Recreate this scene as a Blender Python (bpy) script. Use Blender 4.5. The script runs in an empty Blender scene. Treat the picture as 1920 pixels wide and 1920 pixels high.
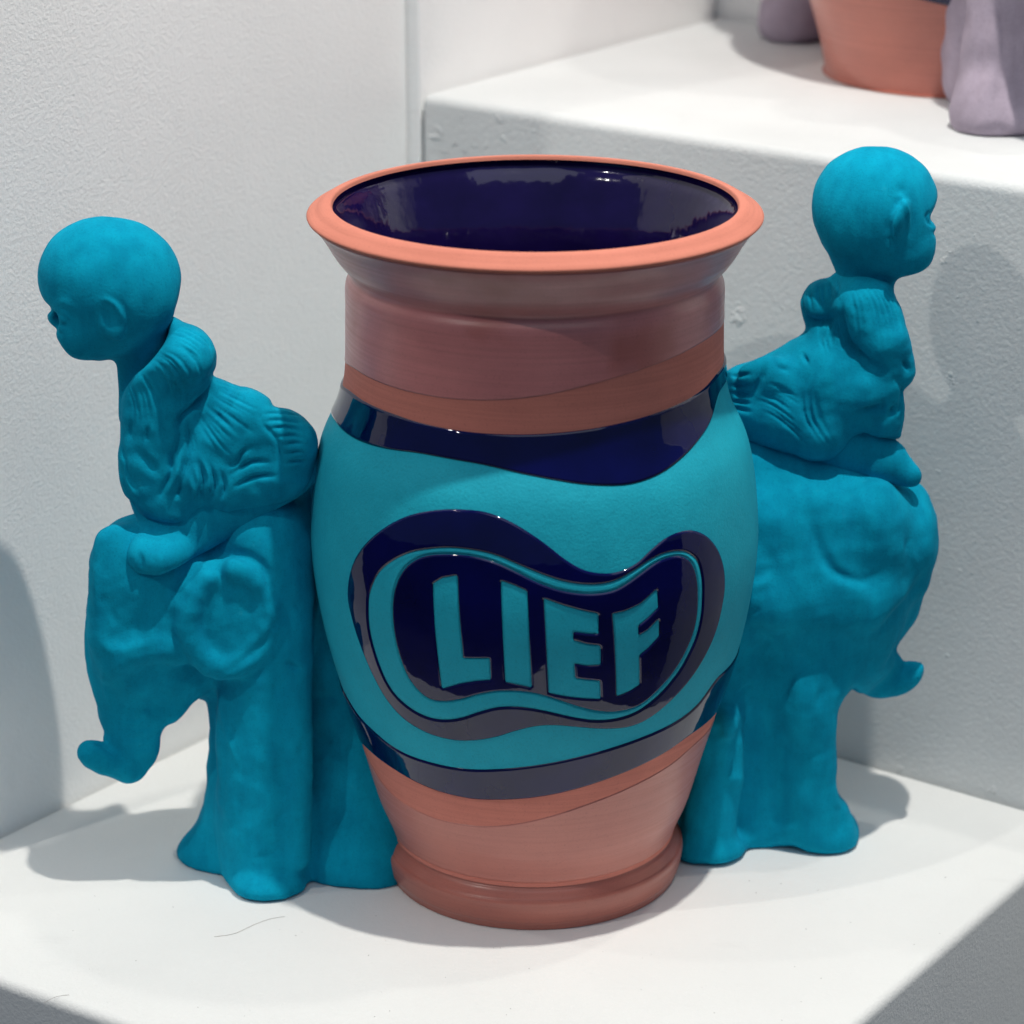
import bpy, bmesh, math, random
import numpy as np
from math import radians, sin, cos, tan, atan, pi, sqrt
from mathutils import Vector
from mathutils.bvhtree import BVHTree
from mathutils.geometry import delaunay_2d_cdt

random.seed(4)
RNG = np.random.default_rng(4)
S = bpy.context.scene
COL = S.collection

# ------------------------------------------------------------------ camera
F = 5500.0                                   # focal length in pixels of the 1920 px photograph
PITCH = radians(19.6)
DIST = 1.55
FW = np.array([0, cos(PITCH), -sin(PITCH)])
UP = np.array([0, sin(PITCH), cos(PITCH)])
RT = np.array([1.0, 0, 0])
CAM = np.array([-0.0125, -DIST, DIST * tan(PITCH + atan((1619 - 960) / F))])
cam = bpy.data.cameras.new('camera')
cam.sensor_width = 36
cam.lens = 36 * F / 1920
cam.clip_start = 0.05
cam.clip_end = 50
cam.dof.use_dof = True
cam.dof.focus_distance = 1.60
cam.dof.aperture_fstop = 6.6
co = bpy.data.objects.new('camera', cam)
COL.objects.link(co)
co.location = CAM
co.rotation_euler = (pi / 2 - PITCH, 0, 0)
S.camera = co

# ------------------------------------------------------------------ world, gallery spotlights and an added fill
W = bpy.data.worlds.new('World')
S.world = W
W.use_nodes = True
bg = W.node_tree.nodes['Background']
bg.inputs['Color'].default_value = (0.44, 0.67, 1.0, 1)
bg.inputs['Strength'].default_value = 0.165


def spot(name, loc, aim, power, col=(1, 0.965, 0.90), size=60, soft=0.03):
    l = bpy.data.lights.new(name, 'SPOT')
    l.energy = power
    l.color = col
    l.spot_size = radians(size)
    l.spot_blend = 0.35
    l.shadow_soft_size = soft
    o = bpy.data.objects.new(name, l)
    COL.objects.link(o)
    o.location = loc
    d = Vector(aim) - Vector(loc)
    o.rotation_euler = d.to_track_quat('-Z', 'Y').to_euler()
    return o


spot('spotlight_key', (0.29, -0.36, 2.3), (0, 0.1, 0.2), 142, soft=0.022)
spot('spotlight_left', (-1.75, -1.25, 2.62), (0.05, 0.1, 0.2), 66, soft=0.022)
spot('spotlight_far_left', (-1.15, -0.18, 2.3), (0.0, 0.1, 0.1), 14, soft=0.03)
spot('spotlight_far_right', (0.80, 0.12, 2.5), (0.0, 0.1, 0.1), 23, soft=0.03)

l = bpy.data.lights.new('added_soft_fill', 'AREA')  # added overhead fill that softly brightens walls and fronts, no fixture there
l.shape = 'RECTANGLE'
l.size, l.size_y = 2.6, 2.2
l.energy = 17
l.color = (0.93, 0.97, 1.0)
so = bpy.data.objects.new('added_soft_fill', l)
COL.objects.link(so)
so.location = (0.35, -1.45, 3.0)
so.rotation_euler = (Vector((0, 0.1, 0.2)) - Vector(so.location)).to_track_quat('-Z', 'Y').to_euler()

S.view_settings.view_transform = 'Standard'
S.view_settings.look = 'None'
S.view_settings.exposure = 0
S.view_settings.gamma = 1
S.cycles.max_bounces = 8
S.cycles.diffuse_bounces = 5
S.cycles.caustics_reflective = False
S.cycles.caustics_refractive = False


# ------------------------------------------------------------------ measuring helpers (photo pixel -> metres at a known depth)
def ray(px, py):
    return FW + RT * (px - 960) / F - UP * (py - 960) / F


def at_y(px, py, y):
    r = ray(px, py)
    return CAM + r * ((y - CAM[1]) / r[1])


def at_z(px, py, z):
    r = ray(px, py)
    return CAM + r * ((z - CAM[2]) / r[2])


def project(P):
    d = P - CAM
    z = d @ FW
    return 960 + F * (d @ RT) / z, 960 - F * (d @ UP) / z


def scale_at(P):
    return float((P - CAM) @ FW) / F


def catmull(pts, n=8, closed=False):
    p = np.asarray(pts, float)
    N = len(p)
    out = []
    rng = range(N if closed else N - 1)
    for i in rng:
        if closed:
            a, b, c, d = p[(i - 1) % N], p[i], p[(i + 1) % N], p[(i + 2) % N]
        else:
            a, b, c, d = p[max(i - 1, 0)], p[i], p[i + 1], p[min(i + 2, N - 1)]
        for k in range(n):
            t = k / n
            out.append(0.5 * (2 * b + (c - a) * t + (2 * a - 5 * b + 4 * c - d) * t * t + (3 * b - a - 3 * c + d) * t ** 3))
    if not closed:
        out.append(p[-1])
    return np.array(out)


def resample(p, step, closed=False):
    p = np.asarray(p, float)
    if closed:
        p = np.vstack([p, p[:1]])
    d = np.r_[0, np.cumsum(np.linalg.norm(np.diff(p, axis=0), axis=1))]
    n = max(2, int(round(d[-1] / step)))
    t = np.linspace(0, d[-1], n + 1)
    q = np.stack([np.interp(t, d, p[:, k]) for k in range(p.shape[1])], 1)
    return q[:-1] if closed else q


# ------------------------------------------------------------------ materials
def new_mat(name):
    m = bpy.data.materials.new(name)
    m.use_nodes = True
    nt = m.node_tree
    b = nt.nodes['Principled BSDF']
    return m, nt, b


def nd(nt, t, **kw):
    n = nt.nodes.new(t)
    for k, v in kw.items():
        setattr(n, k, v)
    return n


def noise(nt, vec, scale, detail=3, rough=0.55):
    n = nd(nt, 'ShaderNodeTexNoise')
    n.inputs['Scale'].default_value = scale
    n.inputs['Detail'].default_value = detail
    n.inputs['Roughness'].default_value = rough
    nt.links.new(vec, n.inputs['Vector'])
    return n.outputs['Fac']


def ramp(nt, fac, stops):
    r = nd(nt, 'ShaderNodeValToRGB')
    e = r.color_ramp.elements
    while len(e) < len(stops):
        e.new(0.5)
    for i, (p, c) in enumerate(stops):
        e[i].position = p
        e[i].color = (c[0], c[1], c[2], 1) if not np.isscalar(c) else (c, c, c, 1)
    nt.links.new(fac, r.inputs['Fac'])
    return r.outputs['Color']


def mix(nt, fac, a, b, mode='MIX'):
    m = nd(nt, 'ShaderNodeMix', data_type='RGBA', blend_type=mode)
    for sock, v in ((m.inputs[0], fac), (m.inputs[6], a), (m.inputs[7], b)):
        if hasattr(v, 'is_linked'):
            nt.links.new(v, sock)
        elif np.isscalar(v):
            sock.default_value = v
        else:
            sock.default_value = (v[0], v[1], v[2], 1)
    return m.outputs[2]


def mapped(nt, sc=(1, 1, 1)):
    tc = nd(nt, 'ShaderNodeTexCoord')
    mp = nd(nt, 'ShaderNodeMapping')
    mp.inputs['Scale'].default_value = sc
    nt.links.new(tc.outputs['Object'], mp.inputs['Vector'])
    return mp.outputs['Vector']


def bump(nt, b, height, dist, strength=1.0, prev=None):
    n = nd(nt, 'ShaderNodeBump')
    n.inputs['Distance'].default_value = dist
    n.inputs['Strength'].default_value = strength
    nt.links.new(height, n.inputs['Height'])
    if prev is not None:
        nt.links.new(prev, n.inputs['Normal'])
    nt.links.new(n.outputs['Normal'], b.inputs['Normal'])
    return n.outputs['Normal']


def mat_clay(name, c0, c1, rough=0.9, grain=0.00016, spec=0.25, speck=True, streak=False, mott=0.9):
    m, nt, b = new_mat(name)
    v = mapped(nt)
    n1 = noise(nt, v, 38, 5, 0.65)
    col = ramp(nt, n1, [(0.34, [x * mott for x in c0]), (0.66, c1)])
    n2 = noise(nt, v, 900, 2, 0.6)
    dark = ramp(nt, n2, [(0.30, 0.72), (0.47, 1.0)])
    col = mix(nt, 0.55 if speck else 0.25, col, dark, 'MULTIPLY')
    if streak:                                        # worn pale flecks and brush marks of the slip
        wf = ramp(nt, noise(nt, v, 150, 6, 0.7), [(0.64, 0.0), (0.76, 0.4)])
        col = mix(nt, wf, col, (0.03, 0.42, 0.56))
        br = noise(nt, mapped(nt, (150, 150, 26)), 1.0, 4, 0.6)
        col = mix(nt, 0.42, col, ramp(nt, br, [(0.32, (0.62, 0.70, 0.78)), (0.56, (1.0, 1.0, 1.0)), (0.72, (1.15, 1.10, 1.06))]), 'MULTIPLY')
    nt.links.new(col, b.inputs['Base Color'])
    b.inputs['Roughness'].default_value = rough
    b.inputs['Specular IOR Level'].default_value = spec
    n3 = noise(nt, v, 620, 3, 0.6)
    p = bump(nt, b, n3, grain)
    n4 = noise(nt, v, 110, 3, 0.5)
    bump(nt, b, n4, 0.0005, 0.5, p)
    return m


def mat_terracotta(name, c0, c1, rough, spec=0.3, coat=0.0, coat_rough=0.2, blotch=None, lines=0.88):
    m, nt, b = new_mat(name)
    v = mapped(nt, (9, 9, 520))                       # throwing lines run round the pot
    s = noise(nt, v, 1.0, 4, 0.6)
    v0 = mapped(nt)
    n1 = noise(nt, v0, 22, 4, 0.6)
    col = ramp(nt, n1, [(0.3, c0), (0.7, c1)])
    st = ramp(nt, s, [(0.30, lines), (0.60, 1.02)])
    col = mix(nt, 0.8, col, st, 'MULTIPLY')
    if blotch is not None:
        n2 = noise(nt, v0, 16, 3, 0.5)
        f = ramp(nt, n2, [(0.56, 0.0), (0.68, 0.65)])
        col = mix(nt, f, col, blotch)
    g = noise(nt, v0, 800, 2, 0.6)
    gs = ramp(nt, g, [(0.27, 0.75), (0.42, 1.0)])
    col = mix(nt, 0.5, col, gs, 'MULTIPLY')
    nt.links.new(col, b.inputs['Base Color'])
    rr = ramp(nt, s, [(0.3, min(1, rough + 0.10)), (0.7, max(0, rough - 0.08))])
    nt.links.new(rr, b.inputs['Roughness'])
    b.inputs['Specular IOR Level'].default_value = spec
    b.inputs['Coat Weight'].default_value = coat
    b.inputs['Coat Roughness'].default_value = coat_rough
    p = bump(nt, b, s, 0.00013)
    bump(nt, b, g, 0.00012, 0.6, p)
    return m


def mat_glaze(name, col, rough=0.035, wob=0.00045):
    m, nt, b = new_mat(name)
    v = mapped(nt)
    n = noise(nt, v, 30, 3, 0.5)
    c = ramp(nt, n, [(0.3, col), (0.75, [x * 1.7 for x in col])])
    nt.links.new(c, b.inputs['Base Color'])
    b.inputs['Roughness'].default_value = rough
    b.inputs['Specular IOR Level'].default_value = 0.5
    n2 = noise(nt, v, 75, 2, 0.5)
    bump(nt, b, n2, wob * 0.7, 0.5)
    return m


def mat_plaster(name, col, grain_scale=360, grain=0.0007, rough=0.75, big=0.0, dirt=0.12):
    m, nt, b = new_mat(name)
    v = mapped(nt)
    n0 = noise(nt, v, 7, 4, 0.6)
    c = ramp(nt, n0, [(0.3, [x * (1 - dirt) for x in col]), (0.7, col)])
    nt.links.new(c, b.inputs['Base Color'])
    b.inputs['Roughness'].default_value = rough
    b.inputs['Specular IOR Level'].default_value = 0.3
    g = noise(nt, v, grain_scale, 4, 0.62)
    sc = ramp(nt, noise(nt, mapped(nt, (10, 26, 14)), 1.0, 9, 0.68), [(0.60, 0.0), (0.72, 1.0)])
    c2 = mix(nt, sc, c, [x * 0.94 for x in col])
    nt.links.new(c2, b.inputs['Base Color'])
    p = bump(nt, b, g, grain)
    if big:
        g2 = noise(nt, v, grain_scale * 0.17, 4, 0.6)
        r2 = ramp(nt, g2, [(0.66, 0.0), (0.80, 1.0)])
        bump(nt, b, r2, big, 1.0, p)
    return m


M = {}
M['blue'] = mat_clay('matte_turquoise_slip', (0.001, 0.29, 0.45), (0.002, 0.35, 0.53), 0.95, spec=0.08, streak=True, mott=0.95)
M['teal'] = mat_clay('matte_teal_panel', (0.007, 0.41, 0.54), (0.010, 0.45, 0.58), 0.7, 0.00022, 0.3, mott=0.97)
M['terra'] = mat_terracotta('bare_terracotta', (0.62, 0.205, 0.155), (0.70, 0.24, 0.18), 0.82)
M['terra_rim'] = mat_terracotta('terracotta_rim', (0.56, 0.19, 0.132), (0.63, 0.22, 0.155), 0.85)
M['terra_glaze'] = mat_terracotta('glazed_terracotta', (0.58, 0.20, 0.19), (0.68, 0.245, 0.23), 0.40, 0.55, 0.45, 0.25,
                                  blotch=(0.46, 0.125, 0.095))
M['terra_low'] = mat_terracotta('satin_terracotta', (0.54, 0.19, 0.15), (0.60, 0.215, 0.165), 0.38, 0.5, 0.2, 0.25, lines=0.95)
M['navy'] = mat_glaze('navy_gloss_glaze', (0.0010, 0.0014, 0.042))
M['lining'] = mat_glaze('dark_violet_glaze', (0.006, 0.003, 0.035), 0.09, 0.0012)
M['wall'] = mat_plaster('white_wall_paint', (0.90, 0.90, 0.89), 430, 0.0006, dirt=0.05)
M['plinth'] = mat_plaster('white_plinth_paint', (0.83, 0.83, 0.81), 420, 0.00035, 0.6, dirt=0.05)
M['block'] = mat_plaster('grey_white_plaster', (0.70, 0.715, 0.715), 300, 0.0005, 0.7, 0.0009, dirt=0.10)
M['lavender'] = mat_clay('matte_lavender_slip', (0.37, 0.31, 0.38), (0.43, 0.36, 0.44), 0.92)
M['hair'], _nt, _b = new_mat('dark_hair')
_b.inputs['Base Color'].default_value = (0.16, 0.12, 0.09, 1)
M['dust'], _nt, _b = new_mat('grey_dust')
_b.inputs['Base Color'].default_value = (0.20, 0.19, 0.18, 1)
_b.inputs['Roughness'].default_value = 0.95


# ------------------------------------------------------------------ objects
def tag(o, label=None, cat=None, group=None, kind=None):
    for k, v in (('label', label), ('category', cat), ('group', group), ('kind', kind)):
        if v:
            o[k] = v
    return o


def empty(name, loc):
    o = bpy.data.objects.new(name, None)
    o.empty_display_size = 0.05
    COL.objects.link(o)
    o.location = loc
    return o


def mesh_obj(name, V, Fc, mat, parent=None, smooth=True, normals=None):
    V = np.asarray(V, float)
    if parent is not None:
        off = np.array(parent.matrix_local.translation if parent.parent is None else (0, 0, 0), float)
        if parent.parent is None and parent.type == 'EMPTY':
            V = V - np.array(parent.location)
    me = bpy.data.meshes.new(name)
    if isinstance(Fc, np.ndarray):
        n, k = Fc.shape
        me.vertices.add(len(V))
        me.vertices.foreach_set('co', V.astype(np.float32).ravel())
        me.loops.add(n * k)
        me.loops.foreach_set('vertex_index', Fc.astype(np.int32).ravel())
        me.polygons.add(n)
        me.polygons.foreach_set('loop_start', np.arange(0, n * k, k, dtype=np.int32))
        me.update(calc_edges=True)
        me.validate()
    else:
        me.from_pydata([tuple(v) for v in V], [], [tuple(f) for f in Fc])
    me.polygons.foreach_set('use_smooth', [smooth] * len(me.polygons))
    me.materials.append(mat)
    if normals is not None:
        me.normals_split_custom_set_from_vertices([tuple(x) for x in normals])
    me.update()
    o = bpy.data.objects.new(name, me)
    COL.objects.link(o)
    if parent is not None:
        o.parent = parent
    return o


# ------------------------------------------------------------------ setting: walls and plinths
AN = radians(36.5)
A = np.array([sin(AN), cos(AN), 0])          # along the left wall, away from the camera
B = np.array([cos(AN), -sin(AN), 0])         # along the tall plinth's face, to the right
CORNER = np.array([-0.0816, 0.3608, 0.0])
BLOCK_H = 0.3835


def ab(a, b, z=0.0):
    return CORNER + A * a + B * b + np.array([0, 0, z])


def prism(name, poly, z0, z1, mat, bevel=0.0, seg=4, rough=0.0, cell=0.008):
    bm = bmesh.new()
    lo = [bm.verts.new((p[0], p[1], z0)) for p in poly]
    hi = [bm.verts.new((p[0], p[1], z1)) for p in poly]
    n = len(poly)
    bm.faces.new(hi)
    bm.faces.new(lo[::-1])
    for i in range(n):
        bm.faces.new((lo[i], lo[(i + 1) % n], hi[(i + 1) % n], hi[i]))
    bmesh.ops.recalc_face_normals(bm, faces=bm.faces)
    if bevel:
        es = [e for e in bm.edges if not all(abs(v.co.z - z0) < 1e-6 for v in e.verts)]
        bmesh.ops.bevel(bm, geom=es, offset=bevel, segments=seg, profile=0.5, affect='EDGES')
    me = bpy.data.meshes.new(name)
    bm.to_mesh(me)
    bm.free()
    me.materials.append(mat)
    for p in me.polygons:
        p.use_smooth = False
    if bevel:
        me.shade_smooth() if hasattr(me, 'shade_smooth') else None
        me.set_sharp_from_angle(angle=radians(28)) if hasattr(me, 'set_sharp_from_angle') else None
    o = bpy.data.objects.new(name, me)
    COL.objects.link(o)
    return o


o = prism('left_wall', [ab(-0.52, 0)[:2], ab(0, 0)[:2], ab(0, -0.12)[:2], ab(-0.52, -0.12)[:2]], -0.7, 1.3, M['wall'], 0.002, 3)
tag(o, kind='structure')
o = prism('wall_panel', [ab(0.002, -0.10)[:2], ab(0.002, 0.0088)[:2], ab(0.36, 0.0088)[:2], ab(0.36, -0.10)[:2]], -0.7, 1.3, M['wall'], 0.002, 3)
tag(o, kind='structure')
o = prism('back_wall', [ab(0.362, -0.2)[:2], ab(0.362, 1.2)[:2], ab(0.46, 1.2)[:2], ab(0.46, -0.2)[:2]], -0.7, 1.3, M['wall'], 0.002, 3)
tag(o, kind='structure')

o = prism('tall_plinth', [ab(0.0, 0.0105)[:2], ab(0.0, 1.0)[:2], ab(0.36, 1.0)[:2], ab(0.36, 0.0105)[:2]], -0.7, BLOCK_H, M['block'], 0.007, 5)
tag(o, 'taller grey white plaster plinth behind the turquoise pot carrying the lavender pot', 'plinth')


M['floor'] = mat_plaster('added_dark_floor', (0.13, 0.13, 0.13), 60, 0.0005, 0.5, dirt=0.3)  # unseen floor, added dark to cut glaze reflections and light from below
o = mesh_obj('floor', [(-6, -6, -0.7), (6, -6, -0.7), (6, 3, -0.7), (-6, 3, -0.7)], np.array([[0, 1, 2, 3]]), M['floor'], None, False)
tag(o, kind='structure')


def isect(p, d, q, e):
    m = np.array([[d[0], -e[0]], [d[1], -e[1]]])
    t = np.linalg.solve(m, (np.array(q) - np.array(p))[:2])
    return np.array(p)[:2] + np.array(d)[:2] * t[0]


rp, rd = at_z(1912, 1654, 0), at_z(1606, 1920, 0) - at_z(1912, 1654, 0)
lp, ld = at_z(0, 1838, 0), at_z(236, 1920, 0) - at_z(0, 1838, 0)
fc = isect(rp, rd, lp, ld)
rb = isect(rp, rd, ab(-0.0015, 0), B)
wl = isect(lp, ld, ab(0, 0.0012), A)
o = prism('low_plinth', [fc, rb, ab(-0.0015, 0.0012)[:2], wl], -0.7, 0.0, M['plinth'], 0.006, 5)
tag(o, 'low white plinth with rounded edges under the turquoise and terracotta pot', 'plinth')

# ------------------------------------------------------------------ the pot: turned body
# silhouette half widths in photo pixels, read top down: (image row, half width)
PROFILE_PX = [(404, 421), (412, 413), (422, 404.5), (432, 397.5), (445, 389), (460, 380), (480, 365), (494, 352), (505, 344.5), (511, 345.5), (519, 352), (530, 354.5), (545, 354.5), (560, 354),
              (600, 354), (650, 354), (690, 356), (720, 360), (745, 366.5), (765, 374.5), (790, 387), (815, 397.5), (850, 406),
              (900, 413), (950, 416.5), (990, 417.5), (1030, 415), (1080, 408), (1130, 398.5), (1170, 389), (1220, 374.5),
              (1270, 358), (1340, 334), (1390, 317), (1440, 301.5), (1480, 288), (1510, 274), (1528, 266), (1538, 263)]
pz, pr = [], []
for yy, hw in PROFILE_PX:
    p = at_y(1002, yy, 0)
    pz.append(p[2])
    pr.append(hw * scale_at(p))
PZ = np.array(pz[::-1])
PR = np.array(pr[::-1])


def pchip_eval(xs, ys, x):
    h = np.diff(xs)
    dl = np.diff(ys) / h
    m = np.zeros(len(xs))
    m[1:-1] = np.where(dl[:-1] * dl[1:] > 0, 2 * dl[:-1] * dl[1:] / (dl[:-1] + dl[1:] + 1e-12), 0)
    m[0], m[-1] = dl[0], dl[-1]
    x = np.clip(x, xs[0], xs[-1])
    i = np.clip(np.searchsorted(xs, x) - 1, 0, len(xs) - 2)
    t = (x - xs[i]) / h[i]
    return ((2 * t ** 3 - 3 * t ** 2 + 1) * ys[i] + (t ** 3 - 2 * t ** 2 + t) * h[i] * m[i]
            + (-2 * t ** 3 + 3 * t ** 2) * ys[i + 1] + (t ** 3 - t ** 2) * h[i] * m[i + 1])


_zz = np.linspace(PZ[0], PZ[-1], 900)
_rr = pchip_eval(PZ, PR, _zz)
_k = np.exp(-0.5 * (np.arange(-14, 15) / 3.0) ** 2)
_k /= _k.sum()
_rs = np.convolve(np.pad(_rr, 14, mode='reflect', reflect_type='odd'), _k, 'valid')


def R(z):
    return np.interp(z, _zz, _rs)


def dR(z):
    e = 0.0012
    return (R(z + e) - R(z - e)) / (2 * e)


def surf(th, z, h=0.0):
    """point of the turned body at angle th (0 = towards the camera), height z, lifted by h along the normal"""
    th, z = np.asarray(th, float), np.asarray(z, float)
    r, d = R(z), dR(z)
    q = np.sqrt(1 + d * d)
    nr, nz = 1 / q, -d / q
    rr = r + h * nr
    P = np.stack([rr * np.sin(th), -rr * np.cos(th), z + h * nz], -1)
    N = np.stack([nr * np.sin(th), -nr * np.cos(th), nz], -1)
    return P, N


def px_to_surf(pts):
    """photo pixels -> (angle, height) on the turned body"""
    out = []
    for px, py in pts:
        r = ray(px, py)
        t = np.linspace(1.30, 1.85, 2200)
        P = CAM + r * t[:, None]
        g = np.hypot(P[:, 0], P[:, 1]) - R(P[:, 2])
        i = np.argmax(g < 0)
        if g[i] < 0 and i > 0:
            a = g[i - 1] / (g[i - 1] - g[i])
            p = P[i - 1] + (P[i] - P[i - 1]) * a
        else:
            p = P[np.argmin(g)]
        out.append((math.atan2(p[0], -p[1]), p[2]))
    return np.array(out)


def lathe(name, prof, mat, parent, n=220, wob=None):
    prof = np.asarray(prof, float)
    m = len(prof)
    th = np.arange(n) * 2 * pi / n
    V = np.zeros((m, n, 3))
    V[..., 0] = prof[:, 0:1] * np.sin(th)
    V[..., 1] = -prof[:, 0:1] * np.cos(th)
    V[..., 2] = prof[:, 1:2]
    if wob is not None:
        V += wob(th, prof)
    i, j = np.meshgrid(np.arange(m - 1), np.arange(n), indexing='ij')
    j2 = (j + 1) % n
    q = np.stack([i * n + j, i * n + j2, (i + 1) * n + j2, (i + 1) * n + j], -1).reshape(-1, 4)
    return mesh_obj(name, V.reshape(-1, 3), q, mat, parent)


vase = empty('vase', (0, 0, 0))
tag(vase, 'terracotta pot with navy bands, two turquoise elephants ridden by bald children, lettered emblem', 'vase')

zt = np.linspace(PZ[0] - 0.002, PZ[-1], 260)
lathe('body', np.stack([R(zt), zt], 1), M['terra'], vase)

# foot ring
zg = float(PZ[0])
rg = float(R(zg))
ring_z = float(at_y(1002, 1566, 0)[2])
ring_r = 279.5 * scale_at(at_y(1002, 1556, 0))
foot = [(rg - 0.004, zg + 0.004), (rg - 0.0012, zg + 0.0012), (rg - 0.0008, zg - 0.0012), (rg - 0.0004, zg - 0.0030), (rg + 0.0012, zg - 0.0046), (ring_r - 0.0016, ring_z + 0.0012),
        (ring_r - 0.0008, ring_z + 0.0006), (ring_r, ring_z - 0.0012), (ring_r - 0.0001, ring_z - 0.005), (ring_r - 0.0012, ring_z - 0.012),
        (ring_r - 0.0024, 0.004), (ring_r - 0.0034, 0.0012), (ring_r - 0.0050, 0.0002), (ring_r - 0.02, 0.0001)]
M['terra_foot'] = mat_terracotta('foot_terracotta', (0.43, 0.135, 0.10), (0.50, 0.16, 0.115), 0.36, 0.5, 0.25, 0.22)
foot = catmull(foot, 5)
lathe('foot_ring', foot, M['terra_foot'], vase,
      wob=lambda th, p: np.stack([np.zeros((len(p), len(th)))] * 2 + [np.exp(-((p[:, 1:2] - ring_z) / 0.004) ** 2) * 0.0006 * np.sin(th * 3 + 1)[None]], -1))

# rim: broad bare lip sloping outwards
z1 = float(PZ[-1])
r1 = float(R(z1))
zi = float(at_y(1002, 376, 0)[2])
ri = 381 * 0.0002885
ro = 427.5 * 0.000289
zo = float(at_y(1002, 399, 0)[2])
rim = [(r1 - 0.003, z1 - 0.0022), (r1, z1), (ro - 0.0012, zo - 0.0013), (ro - 0.0002, zo - 0.0004), (ro, zo + 0.0005), (ro - 0.0010, zo + 0.0016),
       (ro - 0.0045, zo + 0.0036), (ri + 0.0050, zi - 0.0007), (ri + 0.0018, zi + 0.0001), (ri + 0.0003, zi - 0.0003), (ri - 0.0005, zi - 0.0022)]
rim = catmull(rim, 6)
lathe('rim', rim, M['terra_rim'], vase)

lin = [(ri - 0.0005, zi - 0.0022), (ri + 0.0006, zi - 0.0045), (ri + 0.0002, zi - 0.0075), (ri - 0.0035, zi - 0.013), (ri - 0.009, zi - 0.026),
       (ri - 0.0135, zi - 0.040), (ri - 0.0155, zi - 0.060), (ri - 0.014, zi - 0.090), (ri - 0.006, zi - 0.13), (ri + 0.006, zi - 0.17), (ri + 0.006, zi - 0.22),
       (ri - 0.012, zi - 0.29), (ri - 0.030, zi - 0.35), (ri - 0.045, zi - 0.362), (0.02, zi - 0.366), (0.0005, zi - 0.366)]
lathe('lining', catmull(lin, 6), M['lining'], vase)


# ------------------------------------------------------------------ glaze bands and panels laid on the body
def zcurve(pts, n=360):
    """height as a smooth periodic function of angle, from a boundary traced across the front"""
    s = px_to_surf(pts)
    o = np.argsort(s[:, 0])
    th, z = s[o, 0], s[o, 1]
    k = np.r_[True, np.diff(th) > 0.015]
    th, z = th[k], z[k]
    T = np.r_[th, th[0] + 2 * pi]
    Z = np.r_[z, z[0]]
    m = np.zeros(len(T))
    x = -pi + np.arange(n) * 2 * pi / n
    x = np.where(x < T[0], x + 2 * pi, x)
    zz = pchip_eval(T, Z, x)
    ker = np.exp(-0.5 * (np.arange(-6, 7) / 2.2) ** 2)
    ker /= ker.sum()
    return np.convolve(np.pad(zz, 6, mode='wrap'), ker, 'valid')


def band(name, zb, ztop, mat, parent, h, edge=0.0011, rows=26, zskirt=0.0004):
    n = len(zb)
    th = -pi + np.arange(n) * 2 * pi / n
    L = ztop - zb
    u = np.r_[0, 0, 0.15, 0.35, 0.6, 1.0]
    V, Nn = [], []
    for k, f in enumerate(u):
        z = zb + edge * f
        hh = (-zskirt if k == 0 else h * sqrt(max(0.0, 1 - (1 - f) ** 2)) * 0.85 + h * 0.15)
        P, N = surf(th, z, hh)
        V.append(P); Nn.append(N - np.array([0, 0, 1.0]) * (1 - f) * 1.2)
    for k in range(1, rows):
        z = zb + edge + (L - 2 * edge) * k / rows
        P, N = surf(th, z, h)
        V.append(P); Nn.append(N)
    for k, f in enumerate(u[::-1]):
        z = ztop - edge * f
        hh = (-zskirt if k == len(u) - 1 else h * sqrt(max(0.0, 1 - (1 - f) ** 2)) * 0.85 + h * 0.15)
        P, N = surf(th, z, hh)
        V.append(P); Nn.append(N + np.array([0, 0, 1.0]) * (1 - f) * 1.2)
    V, Nn = np.array(V), np.array(Nn)
    Nn /= np.linalg.norm(Nn, axis=-1, keepdims=True)
    m = len(V)
    i, j = np.meshgrid(np.arange(m - 1), np.arange(n), indexing='ij')
    j2 = (j + 1) % n
    q = np.stack([i * n + j, i * n + j2, (i + 1) * n + j2, (i + 1) * n + j], -1).reshape(-1, 4)
    return mesh_obj(name, V.reshape(-1, 3), q, mat, parent, normals=Nn.reshape(-1, 3))


def Z5(l):
    return [(560 + x * 0.46875, 260 + y * 0.46875) for x, y in l]


def Z6(l):
    return [(580 + x * 0.4427, 820 + y * 0.4427) for x, y in l]


def ZL(l):
    return [(780 + x * 0.25, 1050 + y * 0.25) for x, y in l]


c_glaze = zcurve(Z5([(182, 888), (240, 930), (380, 995), (560, 1035), (760, 1047), (960, 1030), (1200, 975), (1450, 895), (1620, 810), (1678, 765)]))
c_nav_t = zcurve(Z5([(172, 980), (220, 1020), (350, 1090), (500, 1140), (700, 1175), (900, 1183), (1100, 1170), (1300, 1135), (1500, 1070), (1620, 1000), (1676, 935)]))
c_nav_b = zcurve([(618, 768), (632, 794), (660, 820), (713, 840), (801, 853), (890, 869), (978, 889), (1045, 902), (1111, 911), (1178, 910), (1222, 897),
                  (1271, 866), (1306, 829), (1333, 785), (1346, 735)])
c_low_t = zcurve(Z6([(165, 1100), (200, 1160), (280, 1245), (360, 1310), (440, 1350), (560, 1385), (680, 1403), (800, 1402), (1000, 1380), (1200, 1335),
                     (1400, 1270), (1560, 1195), (1660, 1110), (1722, 1015)]))
c_low_b = zcurve(Z6([(200, 1280), (260, 1325), (350, 1395), (450, 1455), (560, 1500), (680, 1528), (800, 1533), (940, 1525), (1100, 1495), (1300, 1430),
                     (1500, 1335), (1620, 1250), (1680, 1205)]))
c_low_g = zcurve(Z6([(245, 1345), (300, 1450), (420, 1560), (560, 1620), (700, 1645), (850, 1640), (1000, 1610), (1200, 1545), (1400, 1460), (1550, 1370), (1640, 1290)]))
zero = np.zeros(360)
band('neck_glaze', c_glaze, zero + PZ[-1] - 0.0005, M['terra_glaze'], vase, 0.00035, 0.0009, 60)
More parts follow.
